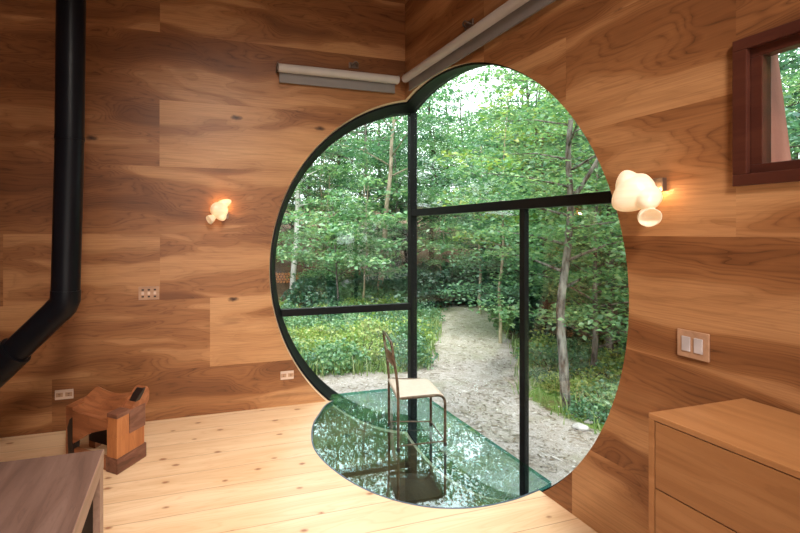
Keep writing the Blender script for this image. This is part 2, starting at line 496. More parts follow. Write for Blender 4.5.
def build_right_wall():
    global panels_from
    keep = panels_from
    def pf(j, lo, hi, t):
        out = []
        for (a, b, z0, z1, ti) in keep(j, lo, hi, t):
            if a >= W2[0]-1e-6 and b <= W2[1]+1e-6 and z1 > W2[2] and z0 < W2[3]:
                if z0 < W2[2]: out.append((a, b, z0, W2[2], .72))
                if z1 > W2[3]: out.append((a, b, W2[3], z1, .33))
            else: out.append((a, b, z0, z1, ti))
        return out
    panels_from = pf
    o = build_round_wall('wall_right', 'R', right_j, right_t)
    panels_from = keep
    # open the same rectangle through the outer face
    me = o.data; bm = bmesh.new(); bm.from_mesh(me)
    uvl = bm.loops.layers.uv['panel_uv']; cl = bm.loops.layers.float_color['panel']
    kill = []
    for f in bm.faces:
        cc = f.calc_center_median()
        if abs(cc.x-T) < 1e-4 and all(abs(v.co.x-T) < 1e-4 for v in f.verts) and cc.y < SY-rR(T)-.001: kill.append(f)
    bmesh.ops.delete(bm, geom=kill, context='FACES')
    y1 = SY-rR(T)
    for (a, b, z0, z1) in ((YW, W2[0], ZB, ZT), (W2[1], y1, ZB, ZT), (W2[0], W2[1], ZB, W2[2]), (W2[0], W2[1], W2[3], ZT)):
        f = bm.faces.new([bm.verts.new((T, p, z)) for p, z in ((a, z0), (b, z0), (b, z1), (a, z1))])
        for lp in f.loops: lp[uvl].uv = (lp.vert.co.y, lp.vert.co.z); lp[cl] = (.2, .3, .4, 1)
    a, b, z0, z1 = W2
    for p, q in (((a, z0), (b, z0)), ((b, z0), (b, z1)), ((b, z1), (a, z1)), ((a, z1), (a, z0))):
        f = bm.faces.new([bm.verts.new(c) for c in ((0, *p), (0, *q), (T, *q), (T, *p))]); f.material_index = 1
    bm.to_mesh(me); bm.free()
    return o
wr = struct(build_right_wall())

def plain_wall(name, p, q, mat):
    """flat panelled wall between two plan points"""
    bm = bmesh.new(); uvl = bm.loops.layers.uv.new('panel_uv'); cl = bm.loops.layers.float_color.new('panel')
    d = Vector((q[0]-p[0], q[1]-p[1])); L = d.length; d /= L
    nrm = Vector((-d.y, d.x))
    for off in (0, .12):
        for i in range(len(ROWS)-1):
            js = [0, L*rng.uniform(.2, .45), L*rng.uniform(.55, .8), L]
            for a, b in zip(js[:-1], js[1:]):
                co = (rng.random(), rng.random(), rng.uniform(.35, .65), 1)
                f = bm.faces.new([bm.verts.new((p[0]+d.x*s-nrm.x*off, p[1]+d.y*s-nrm.y*off, z)) for s, z in ((a, ROWS[i]), (b, ROWS[i]), (b, ROWS[i+1]), (a, ROWS[i+1]))])
                for lp, uvv in zip(f.loops, ((a, ROWS[i]), (b, ROWS[i]), (b, ROWS[i+1]), (a, ROWS[i+1]))): lp[uvl].uv = uvv; lp[cl] = co
    return struct(bm_obj(name, bm, mat, recalc=False))
plain_wall('wall_back', (XW-.2, YW), (T, YW), M['ply'])
plain_wall('wall_side', (XW, T), (XW, YW-.2), M['ply'])
M['ceil'] = principled('ceiling_panels', (.50, .33, .20), .6, noise_scale=1)
struct(box_obj('ceiling', XW-.1, T, YW-.1, T, ZT, ZT+.2, M['ceil'], bevel=0))

# ------------------------------------------------------------------ floor with the rounded glass opening
ARC = [(-.862, 0.0), (-.98, -.10), (-1.09, -.262), (-1.205, -.44), (-1.285, -.631), (-1.335, -.82), (-1.345, -.99), (-1.310, -1.20), (-1.215, -1.455),
       (-1.065, -1.665), (-.88, -1.808), (-.70, -1.882), (-.50, -1.918), (-.27, -1.915), (-.13, -1.895), (0.0, -1.872)]
arc = [(p.x, p.y) for p in catmull([(x, y, 0) for x, y in ARC], 6)]
outer = [(XW, 0.0)]+arc+[(0.0, YW), (XW, YW)]
tri = geometry.tessellate_polygon([[Vector((x, y, 0)) for x, y in outer]])
nv = len(outer); TH = .06
vs = [(x, y, 0) for x, y in outer]+[(x, y, -TH) for x, y in outer]
fs, mi = [], []
for a, b, c in tri:
    A, B, Cc = (Vector(outer[i]) for i in (a, b, c))
    if (B-A).cross(Cc-A) < 0: a, c = c, a
    fs.append((a, b, c)); mi.append(0); fs.append((c+nv, b+nv, a+nv)); mi.append(1)
for i in range(nv):
    j = (i+1) % nv; fs.append((i, i+nv, j+nv, j)); mi.append(2 if 1 <= i < len(arc) else 1)
struct(mesh_obj('floor', vs, fs, [M['pine'], M['dark_under'], M['ply_edge']], mat_idx=mi))
# dark steel edge strip between boards and glass
bm = bmesh.new()
def offs(path, d):
    out = []
    for i, p in enumerate(path):
        a = Vector(path[max(i-1, 0)]); b = Vector(path[min(i+1, len(path)-1)])
        t = (b-a).normalized(); out.append((p[0]-t.y*d, p[1]+t.x*d))
    return out
inn = offs(arc, .012)
prev = None
for (x0, y0_), (x1, y1_) in zip(arc, inn):
    cur = [bm.verts.new(c) for c in ((x0, y0_, .002), (x1, y1_, .002), (x1, y1_, -.05), (x0, y0_, -.05))]
    if prev:
        for q in range(4): bm.faces.new((prev[q], prev[(q+1) % 4], cur[(q+1) % 4], cur[q]))
    prev = cur
struct(bm_obj('trim_1', bm, M['steel_trim']))
# glass floor panel
gpoly = [(-.868, .03), (-.872, .06), (-.85, .11), (-.80, .165), (.165, .165), (.165, -1.81), (.06, -1.845)]
gin = offs(arc, .014)[1:-1]
gp = gin + gpoly[::-1]
tri = geometry.tessellate_polygon([[Vector((x, y, 0)) for x, y in gp]])
nv = len(gp); z0, z1 = -.030, -.001
vs = [(x, y, z1) for x, y in gp]+[(x, y, z0) for x, y in gp]; fs = []; mi = []
for a, b, c in tri:
    A, B, Cc = (Vector(gp[i]) for i in (a, b, c))
    if (B-A).cross(Cc-A) < 0: a, c = c, a
    fs.append((a, b, c)); fs.append((c+nv, b+nv, a+nv)); mi += [0, 0]
for i in range(nv): j = (i+1) % nv; fs.append((i, i+nv, j+nv, j)); mi.append(1)
M['glass_edge'] = clear_glass('glass_edge_green', (.14, .48, .46), .12)
gf = mesh_obj('glass_floor_panel', vs, fs, [M['floor_glass'], M['glass_edge']], mat_idx=mi)
tag(gf, 'clear greenish glass floor panel with curved edge beneath the metal chair', 'glass floor')
gf['kind'] = 'structure'
# dim void below the glass
struct(box_obj('floor_below', XW, T, YW, T, ZB-.15, ZB, M['dark_under'], bevel=0))

# ------------------------------------------------------------------ big corner window
win = bpy.data.objects.new('window_1', None); link(win); struct(win, 'round black framed corner window cut through both walls', 'window')
for side in 'LR':
    bm = bmesh.new()
    A = sphere_strip(bm, side, [.042, .08, .14, .2, T], RS-.002)
    B = sphere_strip(bm, side, [.042, .08, .14, .2, T], RS-.022)
    n = len(A[0])
    for V, W in ((A[0], B[0]), (A[-1], B[-1])):
        for j in range(n-1): bm.faces.new((V[j], V[j+1], W[j+1], W[j]))
    bm_obj('ring_frame', bm, M['black'], win, smooth=False)
RI = RS-.022
def chordL(z, t=G): return math.sqrt(rL(t, RI)**2-(z-SZ)**2)
def chordR(z, t=G): return math.sqrt(rR(t, RI)**2-(z-SZ)**2)
zc = math.sqrt(RI**2-(G-SY)**2-(G-SX)**2)
box_obj('corner_post', G-.04, G+.04, G-.04, G+.04, SZ-zc+.005, SZ+zc-.01, M['black'], win, .003)
ZML, ZMR, YMR = .92, 2.015, -1.50
box_obj('mullion', SX-chordL(ZML)+.005, G-.04, G-.035, G+.035, ZML-.038, ZML+.038, M['black'], win, .003)
box_obj('mullion', G-.035, G+.035, SY-chordR(ZMR)+.005, G-.04, ZMR-.038, ZMR+.038, M['black'], win, .003)
zv = math.sqrt(rR(G, RI)**2-(YMR-SY)**2)
box_obj('mullion', G-.022, G+.022, YMR-.026, YMR+.026, SZ-zv+.005, ZMR-.038, M['black'], win, .003)
def pane(side, cuts):
    r = (rL if side == 'L' else rR)(G, RI)-.004; c = SX if side == 'L' else SY
    poly = [(c+r*math.cos(2*PI*i/128), SZ+r*math.sin(2*PI*i/128)) for i in range(128)]
    for cu in cuts: poly = clip(poly, *cu)
    bm = bmesh.new(); prism(bm, poly, 'y' if side == 'L' else 'x', G-.006, G+.006)
    bm_obj('pane', bm, M['pane'], win)
e = .02
pane('L', [(1, 0, G-.045), (0, 1, ZML-.042)]); pane('L', [(1, 0, G-.045), (0, -1, -(ZML+.042))])
pane('R', [(1, 0, G-.045), (0, -1, -(ZMR+.042))])
pane('R', [(1, 0, G-.045), (0, 1, ZMR-.042), (-1, 0, -(YMR+.03))])
pane('R', [(0, 1, ZMR-.042), (1, 0, YMR-.03)])

# ------------------------------------------------------------------ small casement window
w2 = bpy.data.objects.new('window_2', None); link(w2); struct(w2, 'small square window in a dark mahogany frame high on the right wall', 'window')
y0_, y1_, z0_, z1_ = W2
def ring(name, x0, x1, y0, y1, z0, z1, w, mat, parent):
    bm = bmesh.new()
    add_box(bm, x0, x1, y0, y1, z0, z0+w, .003); add_box(bm, x0, x1, y0, y1, z1-w, z1, .003)
    add_box(bm, x0, x1, y0, y0+w, z0+w, z1-w, .003); add_box(bm, x0, x1, y1-w, y1, z0+w, z1-w, .003)
    return bm_obj(name, bm, mat, parent)
ring('frame', -.025, .06, y0_, y1_, z0_, z1_, .05, M['mahogany'], w2)
ring('lining', .06, .262, y0_, y1_, z0_, z1_, .004, M['red_wood'], w2)
prism_obj('splayed_jamb', [(y1_-.004, z0_+.004), (y1_-.066, z0_+.004), (y1_-.008, z1_-.004), (y1_-.004, z1_-.004)], 'x', .062, .262, M['red_wood'], w2)
ring('sash', .0, .06, y0_+.05, y1_-.05, z0_+.05, z1_-.05, .04, M['mahogany'], w2)
box_obj('pane', .022, .030, y0_+.085, y1_-.085, z0_+.085, z1_-.085, M['pane'], w2, 0)
# ------------------------------------------------------------------ roller blinds
def blind(name, p0, p1, label):
    p0 = Vector(p0); p1 = Vector(p1); L = (p1-p0).length; d = (p1-p0).normalized()
    t = thing(name, p0, label, 'roller blind', math.atan2(d.y, d.x))
    R = .043
    tube_obj('roller', [(0.012, 0, 0), (L-.012, 0, 0)], R, M['blind'], t, 24)
    # local +y points to the room side or wall side: find out
    inward = Vector((-d.y, d.x)); s = 1
    bm = bmesh.new(); add_box(bm, .03, L-.03, s*R*.9-.004, s*R*.9+.004, -.115, 0.0, .002)
    bm_obj('fabric_drop', bm, M['blind_bar'], t)
    bm = bmesh.new(); add_box(bm, .03, L-.03, s*R*.9-.009, s*R*.9+.009, -.135, -.112, .003)
    bm_obj('hem_bar', bm, M['blind_bar'], t)
    for x in (0.0, L-.012):
        bm = bmesh.new(); add_box(bm, x, x+.012, -.02, .07, -.03, .05, .003)
        bm_obj('end_bracket', bm, M['bracket'], t)
    return t, L
name_side = {'roller_blind': 'L'}
tL, L1 = blind('roller_blind', (-1.475, -.072, 3.452), (-.115, -.072, 3.452), 'shorter grey roller blind rolled up on the left wall above the round window')
tR, L2 = blind('roller_blind', (-.072, -.12, 3.452), (-.072, -2.62, 3.452), 'longer grey roller blind rolled up on the right wall above the round window')
def conduit(loc, axis, label):
    t = thing('wall_bracket', loc, label, 'bracket', 0)
    if axis == 'y':
        box_obj('base_plate', -.055, .055, -.015, 0, -.03, .03, M['bracket'], t, .004)
        tube_obj('hook', fillet([(-.03, -.012, -.01), (-.03, -.05, .0), (0, -.055, .03), (.035, -.05, .01), (.035, -.012, -.01)], .02), .008, M['bracket'], t, 8)
    else:
        box_obj('base_plate', -.015, 0, -.055, .055, -.03, .03, M['bracket'], t, .004)
        tube_obj('hook', fillet([(-.012, -.03, -.01), (-.05, -.03, .0), (-.055, 0, .03), (-.05, .035, .01), (-.012, .035, -.01)], .02), .008, M['bracket'], t, 8)
conduit((-.62, 0, 3.585), 'y', 'small metal bracket above the shorter blind on the left wall')
conduit((0, -1.12, 3.585), 'x', 'small metal bracket above the longer blind on the right wall')

# ------------------------------------------------------------------ outlets and switches
def outlet(loc, w, h, n, label, vertical=True):
    t = thing('wall_outlet', loc, label, 'outlet')
    box_obj('cover_plate', -w/2, w/2, -.010, 0, -h/2, h/2, M['plate'] if n == 3 else M['plate_light'], t, .003)
    for i in range(n):
        x = (i-(n-1)/2)*(w/n*.88)
        if vertical:
            for dz in (.032, -.032): box_obj('socket_slot', x-.011, x+.011, -.0125, -.009, dz-.008, dz+.008, M['slot'], t, .001)
            box_obj('socket_centre', x-.012, x+.012, -.0125, -.009, -.014, .014, M['plate_light'], t, .001)
        else:
            xx = -.038 if i == 0 else .038
            box_obj('socket_face', xx-.028, xx+.028, -.0125, -.009, -.018, .018, M['plate'], t, .001)
            for dz in (-.007, .007): box_obj('socket_slot', xx-.008, xx+.008, -.014, -.012, dz-.002, dz+.002, M['slot'], t, 0)
    return t
outlet((-2.70, 0, 1.215), .185, .125, 3, 'three-gang wood-toned outlet plate on the left wall below the lamp')
outlet((-3.42, 0, .330), .15, .085, 2, 'pale low outlet on the left wall behind the wooden block stool', False)
outlet((-1.356, 0, .317), .14, .085, 2, 'pale low outlet on the left wall beside the round window', False)
t = thing('light_switch', (0, -2.802, 1.25), 'double rocker switch in a wooden plate on the right wall', 'light switch')
box_obj('cover_plate', -.012, 0, -.066, .066, -.066, .066, M['plate'], t, .003)
for y in (.026, -.026): box_obj('rocker', -.017, -.010, y-.018, y+.018, -.036, .036, M['toggle'], t, .003)

# ------------------------------------------------------------------ wall lamps
def shell(bm, c, rad, rot, cut=1.0, n=40, m=24, squash=None):
    """egg-shaped thin shell, open below 'cut' along its local +z"""
    mat = Matrix.Translation(c) @ rot
    rows = []
    a1 = PI*cut
    for i in range(m+1):
        th = a1*i/m
        row = []
        for j in range(n):
            ph = 2*PI*j/n
            s = math.sin(th)
            taper = 1-.28*math.cos(th)
            rip = 1+.012*math.sin(ph*6+th*3)
            p = Vector((rad[0]*s*taper*math.cos(ph)*rip, rad[1]*s*taper*math.sin(ph)*rip, rad[2]*math.cos(th)))
            row.append(bm.verts.new(mat @ p))
        rows.append(row)
    for i in range(m):
        for j in range(n):
            bm.faces.new((rows[i][j], rows[i+1][j], rows[i+1][(j+1) % n], rows[i][(j+1) % n]))
    bmesh.ops.remove_doubles(bm, verts=[v for r in rows for v in r], dist=1e-5)

def rot3(*d): return Vector((0, 0, 1)).rotation_difference(Vector(d).normalized()).to_matrix().to_4x4()
def wall_lamp(loc, rz, lobes, label, s=1.0, box=(.085, .03), power=6):
    """local frame: x across the wall, -y into the room"""
    t = thing('wall_lamp', loc, label, 'wall lamp', rz)
    box_obj('wall_mount', box[0]-.03, box[0]+.03, -.03, 0, box[1]-.035, box[1]+.035, M['bracket'], t, .003)
    tube_obj('lamp_arm', [(box[0], -.02, box[1]), (.03, -.06, .01), (0, -.075, 0)], .006, M['bracket'], t, 8)
    bm = bmesh.new()
    for c, rad, r, cut in lobes[:-1]: shell(bm, Vector(c)*s, [q*s for q in rad], rot3(*r), 1.0)
    o = bm_obj('shade_body', bm, M['shade'], t, smooth=True)
    md = o.modifiers.new('blend', 'REMESH'); md.mode = 'VOXEL'; md.voxel_size = .005; md.use_smooth_shade = True
    md = o.modifiers.new('soft', 'SMOOTH'); md.factor = .5; md.iterations = 2
    c, rad, r, cut = lobes[-1]
    bm = bmesh.new(); shell(bm, Vector(c)*s, [q*s for q in rad], rot3(*r), cut)
    o = bm_obj('shade_cup', bm, M['shade'], t, smooth=True)
    md = o.modifiers.new('thick', 'SOLIDIFY'); md.thickness = .004
    bm = bmesh.new(); bmesh.ops.create_icosphere(bm, subdivisions=2, radius=.014)
    bmesh.ops.translate(bm, vec=(0, -.075, 0), verts=bm.verts)
    bm_obj('bulb', bm, M['bulb'], t, smooth=True)
    ld = bpy.data.lights.new('lamp_light', 'POINT'); ld.energy = power; ld.color = (1.0, .58, .25); ld.shadow_soft_size = .02
    lo = bpy.data.objects.new('lamp_light', ld); link(lo, t); lo.location = (.04*s, -.03, .03)
    return t
# lobes: centre, radii, direction of the closed end, how far the shell closes
R_LOBES = [((-.020, -.13, .000), (.090, .085, .102), (-.35, -.60, -.55), .90),
           ((-.036, -.125, .062), (.064, .060, .078), (-.25, -.15, 1), .72),
           ((.020, -.105, .050), (.054, .045, .080), (.75, -.30, -.45), .85),
           ((.058, -.13, -.020), (.058, .056, .078), (.45, -.60, -.60), .86),
           ((.078, -.15, -.112), (.047, .047, .066), (-.75, .52, .40), .58)]
wall_lamp((0, -2.622, 1.985), -PI/2, R_LOBES, 'larger glowing white shell-shaped lamp on the right wall beside the round window', 1.0, (.03, .055), 2.0)
L_LOBES = [((0, -.12, .012), (.082, .08, .095), (-.5, -.7, .2), .90),
           ((.055, -.11, .070), (.044, .044, .078), (.75, -.2, .35), .80),
           ((.03, -.12, -.045), (.050, .050, .062), (.3, -.6, -.6), .86),
           ((-.075, -.13, -.080), (.042, .042, .062), (.75, .35, .45), .60)]
wall_lamp((-2.063, 0, 1.995), 0, L_LOBES, 'smaller glowing white shell-shaped lamp on the left wall above the outlet plate', 1.0, (.075, -.035), 7.5)

# ------------------------------------------------------------------ stovepipe
t = thing('stovepipe', (-3.16, -1.06, 0), 'matt black metal stovepipe bending down in front of the left wall', 'stovepipe')
RP = .091
tube_obj('upper_pipe', [(.052, 0, ZT-.002), (.030, 0, 2.43)], RP, M['pipe'], t, 32)
tube_obj('seam_ring', [(.0302, 0, 2.445), (.0298, 0, 2.42)], RP+.003, M['pipe'], t, 32)
tube_obj('middle_pipe', [(.030, 0, 2.43), (.005, 0, 1.38)], RP-.001, M['pipe'], t, 32)
tube_obj('elbow_joint', [(.006, 0, 1.40), (.004, 0, 1.335), (-.010, .005, 1.300), (-.045, .016, 1.262)], RP+.003, M['pipe'], t, 32)
dirv = Vector((-.433, .09, -.43)).normalized()
p0 = Vector((-.03, .010, 1.277))
tube_obj('slanted_pipe', [p0, p0+dirv*.55], RP, M['pipe'], t, 32)
tube_obj('lower_sleeve', [p0+dirv*.40, p0+dirv*1.40], RP+.018, M['pipe'], t, 32)

# ------------------------------------------------------------------ desk (lower left)
t = thing('desk', (-2.755, -2.045, 0), 'dark walnut waterfall desk with open end in the lower left foreground', 'desk')
tk = .085
prism_obj('top', [(-1.5, 0), (-1.6, .0), (-1.6, .1)][:0] or [(0, .75), (-1.9, .75), (-1.9, .75-tk), (-tk, .75-tk)], 'x', -1.2, 0, M['walnut'], t, .002)
prism_obj('end_panel', [(0, .75), (-tk, .75-tk), (-tk, 0), (0, 0)], 'x', -1.2, 0, M['walnut_edge'], t, .002)
prism_obj('near_panel', [(-1.9, .75-tk), (-1.9, 0), (-1.9+tk, 0), (-1.9+tk, .75-tk)], 'x', -1.2, 0, M['walnut_edge'], t, .002)
box_obj('side_strip', -.001, .002, -1.9, -.0, .75-tk, .7495, M['walnut_edge'], t, 0)
box_obj('desk_shade_sheet', -.06, -.03, -1.9+tk, -tk, .0, .75-tk, M['shade_carcass_dark'], t, 0)  # near-black sheet added to paint the shade under the desk top

# ------------------------------------------------------------------ dresser (right)
DZ = 1.068; DX0, DX1 = -.575, -.012; DY1, DY0 = -3.0, -4.55
t = thing('dresser', ((DX0+DX1)/2, (DY0+DY1)/2, 0), 'warm oak dresser with flush handleless drawers against the right wall', 'dresser')
cx, cy = (DX0+DX1)/2, (DY0+DY1)/2
hw, hl = (DX1-DX0)/2, (DY1-DY0)/2
bm = bmesh.new()
add_box(bm, -hw, hw, -hl, hl, DZ-.022, DZ, .002)
bm_obj('top', bm, M['dresser'], t)
for y in (hl-.022, -hl): box_obj('side_panel', -hw, hw, y, y+.022, 0, DZ-.022, M['dresser'], t, .0015)
box_obj('back_panel', hw-.015, hw, -hl+.022, hl-.022, .02, DZ-.022, M['dresser'], t, 0)
box_obj('carcass', -hw+.03, hw-.016, -hl+.023, hl-.023, .03, DZ-.024, M['shade_carcass_dark'], t, 0)
zz = DZ-.022-.004
for i in range(4):
    h = .262 if i < 3 else zz-.02
    box_obj('drawer_front', -hw+.001, -hw+.026, -hl+.025, hl-.025, zz-h, zz, M['dresser_drawer'], t, .0015)
    zz -= h+.005

# ------------------------------------------------------------------ metal chair on the glass
BL, BR, FR, FL = Vector((-.69, -1.13, 0)), Vector((-.555, -.70, 0)), Vector((-.18, -.80, 0)), Vector((-.268, -1.155, 0))
c0 = (BL+BR+FR+FL)/4
t = thing('metal_chair', c0, 'old bronze tube chair with worn beige seat standing on the glass floor', 'chair')
BL, BR, FR, FL = (p-c0 for p in (BL, BR, FR, FL))
fwd = ((FL+FR)/2-(BL+BR)/2).normalized()
Z = Vector((0, 0, 1)); zs = .442; tr = .0115
def up(p, z): return p+Z*z
lean = -fwd
# front legs: side rails bending down
for nm, B_, F_ in (('near', BL, FL), ('far', BR, FR)):
    tube_obj('front_leg', fillet([up(B_, zs-.012)+fwd*.02, up(F_, zs-.012)-fwd*.0, up(F_, .012)], .085, 8), tr, M['chair_tube'], t, 10)
    tube_obj('rear_leg', [up(B_, .012), up(B_, zs)], tr, M['chair_tube'], t, 10)
top = .885
hoop = [up(BL, zs), up(BL+lean*.012, .60), up(BL+lean*.045, .80), up(BL+lean*.055+(BR-BL)*.03, top), up(BR+lean*.055-(BR-BL)*.03, top), up(BR+lean*.045, .80), up(BR+lean*.012, .60), up(BR, zs)]
tube_obj('back_hoop', fillet(hoop, .075, 6), tr, M['chair_tube'], t, 10)
# curved slat
bm = bmesh.new()
prev = None
for i in range(13):
    s = i/12
    bow = math.sin(PI*s)*.03
    pts = []
    for z in (.685, .72, .755, .795):
        l = lean*(.012+(z-.6)*.165)
        pts.append(up(BL+(BR-BL)*s+l+lean*bow, z))
    cur = [bm.verts.new(p) for p in pts]
    if prev:
        for q in range(3): bm.faces.new((prev[q], cur[q], cur[q+1], prev[q+1]))
    prev = cur
o = bm_obj('back_slat', bm, M['chair_slat'], t, smooth=True); md = o.modifiers.new('thick', 'SOLIDIFY'); md.thickness = .008
# seat: pressed sheet with a rolled front edge
bm = bmesh.new(); rows = []
prof = [(-.01, zs-.022), (-.012, zs-.004), (.0, zs+.004)]+[(x, zs+.004-.010*math.sin(PI*min(1, x/.36))) for x in (.06, .12, .18, .24, .30, .35)]
dF = (FL-BL).length
prof += [(dF-.055, zs+.002), (dF-.03, zs-.006), (dF-.010, zs-.022), (dF+.002, zs-.045)]
for (x, z) in prof:
    f = x/dF
    a = BL+(FL-BL)*f; b = BR+(FR-BR)*f
    rows.append([bm.verts.new(up(a+(b-a)*s, z-(0.006 if s in (0, 1) else 0))) for s in (0, .04, .25, .5, .75, .96, 1)])
for r0, r1 in zip(rows[:-1], rows[1:]):
    for j in range(6): bm.faces.new((r0[j], r1[j], r1[j+1], r0[j+1]))
o = bm_obj('seat', bm, M['chair_seat'], t, smooth=True); md = o.modifiers.new('thick', 'SOLIDIFY'); md.thickness = .006; md.offset = -1
for a, b in ((BL, FL), (BR, FR), (FL, FR)):
    tube_obj('stretcher', [up(a, .04), up(b, .04)], .006, M['chair_tube'], t, 8)
for p in (BL, BR, FL, FR): tube_obj('foot_cap', [up(p, 0), up(p, .03)], tr+.003, M['rubber'], t, 10)

# ------------------------------------------------------------------ laminated block stool (left)
ax = Vector((.77, -.64, 0)).normalized()
t = thing('block_stool', (-2.857-ax.x*.275+.27/2*.64, -.882-ax.y*.275+.27/2*.77, 0), 'chunky laminated wooden block stool by the left wall', 'stool', math.atan2(ax.y, ax.x))
# local: x along the stool (right end +), y away from viewer, z up
hx, hy = .275, .135
def profile(top_pts, y0, y1, zb): return [(y0, zb)]+top_pts+[(y1, zb)]
box_obj('foot_block', hx-.115, hx+.006, -hy-.004, hy+.02, 0, .115, M['block_brown'], t, .01)
box_obj('middle_block', hx-.105, hx, -hy, hy, .115, .27, M['block_orange'], t, .004)
box_obj('upper_block', hx-.105, hx, -hy, -.02, .27, .425, M['block_orange'], t, .004)
box_obj('cap_block', hx-.10, hx+.004, -.02, hy+.01, .255, .43, M['block_brown'], t, .006)
box_obj('cap_block', hx-.103, hx+.002, -hy-.002, -.01, .41, .44, M['block_brown'], t, .005)
horn = [(0.0, .42), (.03, .455), (.07, .50), (.12, .545), (.155, .56), (.185, .545), (.20, .50), (.195, .44), (.165, .40)]
prism_obj('curved_horn', horn, 'x', hx-.10, hx-.005, M['block_mid'], t, .006)
scoop = [(.045, .475), (.085, .52), (.125, .55), (.15, .552), (.13, .52), (.09, .475)]
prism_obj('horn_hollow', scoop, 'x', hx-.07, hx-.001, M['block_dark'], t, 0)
# left end block
arch = [(-hy, .0)]+[(-hy, .42), (hy, .44), (hy, 0), (hy-.06, 0)]+[(.0+.075*math.cos(a), .0+.30*math.sin(a)) for a in [PI*i/12 for i in range(13)]]+[(-hy+.06, 0)]
prism_obj('end_block', arch, 'x', -hx, -hx+.075, M['block_mid'], t, 0)
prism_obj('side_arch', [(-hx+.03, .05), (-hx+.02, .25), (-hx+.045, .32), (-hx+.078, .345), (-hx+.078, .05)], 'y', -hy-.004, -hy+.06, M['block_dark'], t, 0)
# saddle seat: front apron, rising back
bm = bmesh.new(); rows = []
for i in range(15):
    s = i/14; x = -hx+.05+s*(2*hx-.14)
    row = []
    for y, z in ((-hy, .33), (-hy, .405), (-.03, .43), (.05, .475), (hy-.02, .50), (hy, .49), (hy, .40)):
        zz = z-.035*math.sin(PI*s)+(.02*s if y > 0 else 0)
        row.append(bm.verts.new((x, y, zz)))
    rows.append(row)
for r0, r1 in zip(rows[:-1], rows[1:]):
    for j in range(7): bm.faces.new((r0[j], r1[j], r1[(j+1) % 7], r0[(j+1) % 7]))
bm.faces.new(rows[0]); bm.faces.new(rows[-1][::-1])
bm_obj('seat', bm, M['block_mid'], t)
under = [(-hx+.075, .33), (hx-.105, .36), (hx-.105, .05), (hx-.13, .05)]
brace = [(-hx+.075, .30), (hx-.105, .33), (hx-.105, .06)]+[(hx-.125-.01+.10*math.cos(a)-.085, .10+.12*math.sin(a)) for a in [i*PI/2/8 for i in range(9)]]+[(-hx+.20, .10), (-hx+.20, .20)]
box_obj('stretcher', -hx+.07, hx-.10, -hy+.01, -hy+.05, .0, .09, M['block_mid'], t, .003)
prism_obj('apron', [(-hx+.07, .13), (-hx+.07, .385), (hx-.105, .385), (hx-.105, .315), (0, .255)], 'y', -hy-.002, -hy+.04, M['block_mid'], t, .003)
hole = [(.03+.10*math.cos(q), .09+.11*math.sin(q)) for q in [i*PI/2/8 for i in range(9)]]
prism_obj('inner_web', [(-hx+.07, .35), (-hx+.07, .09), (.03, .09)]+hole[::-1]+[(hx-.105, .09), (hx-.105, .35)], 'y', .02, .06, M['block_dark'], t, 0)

# ------------------------------------------------------------------ outdoors: ground
GZ = -.70
def path_mask_pt(x, y):
    pass
k = N('forest_ground')
geo = k.n('ShaderNodeNewGeometry').outputs['Position']
att = k.n('ShaderNodeAttribute', _attribute_name='cover')
sp = k.n('ShaderNodeSeparateColor', Color=att.outputs['Color'])
edge = k.math('MULTIPLY', k.math('SUBTRACT', k.noise(geo, 2.2, 5, .65), .5), .9)
pm = k.ramp(k.math('ADD', sp.outputs[0], edge), [(.40, 0.0), (.60, 1.0)])
gm = k.ramp(k.math('ADD', sp.outputs[1], edge), [(.40, 0.0), (.60, 1.0)])
g1 = k.noise(geo, 5, 6, .7); g2 = k.noise(geo, 60, 3, .7)
gravel = k.ramp(g2, [(.3, (.23, .20, .185)), (.55, (.40, .365, .345)), (.75, (.55, .515, .49))])
gravel = k.mix(k.ramp(g1, [(.42, 0.0), (.66, .5)]), gravel, (.20, .155, .115))
g3 = k.noise(geo, 1.3, 5, .75)
gravel = k.mix(k.ramp(g3, [(.52, 0.0), (.70, .45)]), gravel, (.17, .18, .08))
grass = k.ramp(k.noise(geo, 30, 4, .7), [(.3, (.05, .10, .02)), (.55, (.13, .21, .05)), (.75, (.24, .30, .09))])
litter = k.ramp(k.noise(geo, 14, 5, .75), [(.3, (.045, .03, .02)), (.52, (.12, .075, .045)), (.7, (.20, .14, .085))])
col = k.mix(gm, litter, grass); col = k.mix(pm, col, gravel)
b = k.n('ShaderNodeBsdfPrincipled', Base_Color=col, Roughness=.95); b.inputs['Specular IOR Level'].default_value = .1
k.t.links.new(k.bump(k.math('ADD', g1, k.math('MULTIPLY', g2, .4)), .6, .05), b.inputs['Normal'])
M['ground'] = k.surf(b.outputs[0])

def smooth(a, b, x):
    t = max(0, min(1, (x-a)/(b-a))); return t*t*(3-2*t)
PATH = [(-6, 2.0), (-2, 1.95), (.2, 1.95), (1.5, 1.65), (2.3, 1.9), (3.3, 3.2), (4.6, 5.0), (5.9, 6.8)]
def seg_dist(x, y, P):
    best = 9e9
    for (ax_, ay), (bx, by) in zip(P[:-1], P[1:]):
        dx, dy = bx-ax_, by-ay; q = max(0, min(1, ((x-ax_)*dx+(y-ay)*dy)/(dx*dx+dy*dy)))
        best = min(best, math.hypot(x-ax_-q*dx, y-ay-q*dy))
    return best
SIDE = [(1.5, 1.4), (1.55, -1), (1.6, -4), (1.7, -8)]
def cover(x, y):
    d = min(seg_dist(x, y, PATH)-.80, seg_dist(x, y, SIDE)-1.0)
    if x < 2.2 and y < 1.6: d = min(d, -.3)
    p = 1-smooth(-.25, .35, d)
    far = math.hypot(x-CAM[0], y-CAM[1])
    g = (1-smooth(10.5, 14.0, far+max(0, x-4)*.5))*(1 if y > x*.9 else .62)
    return p, g
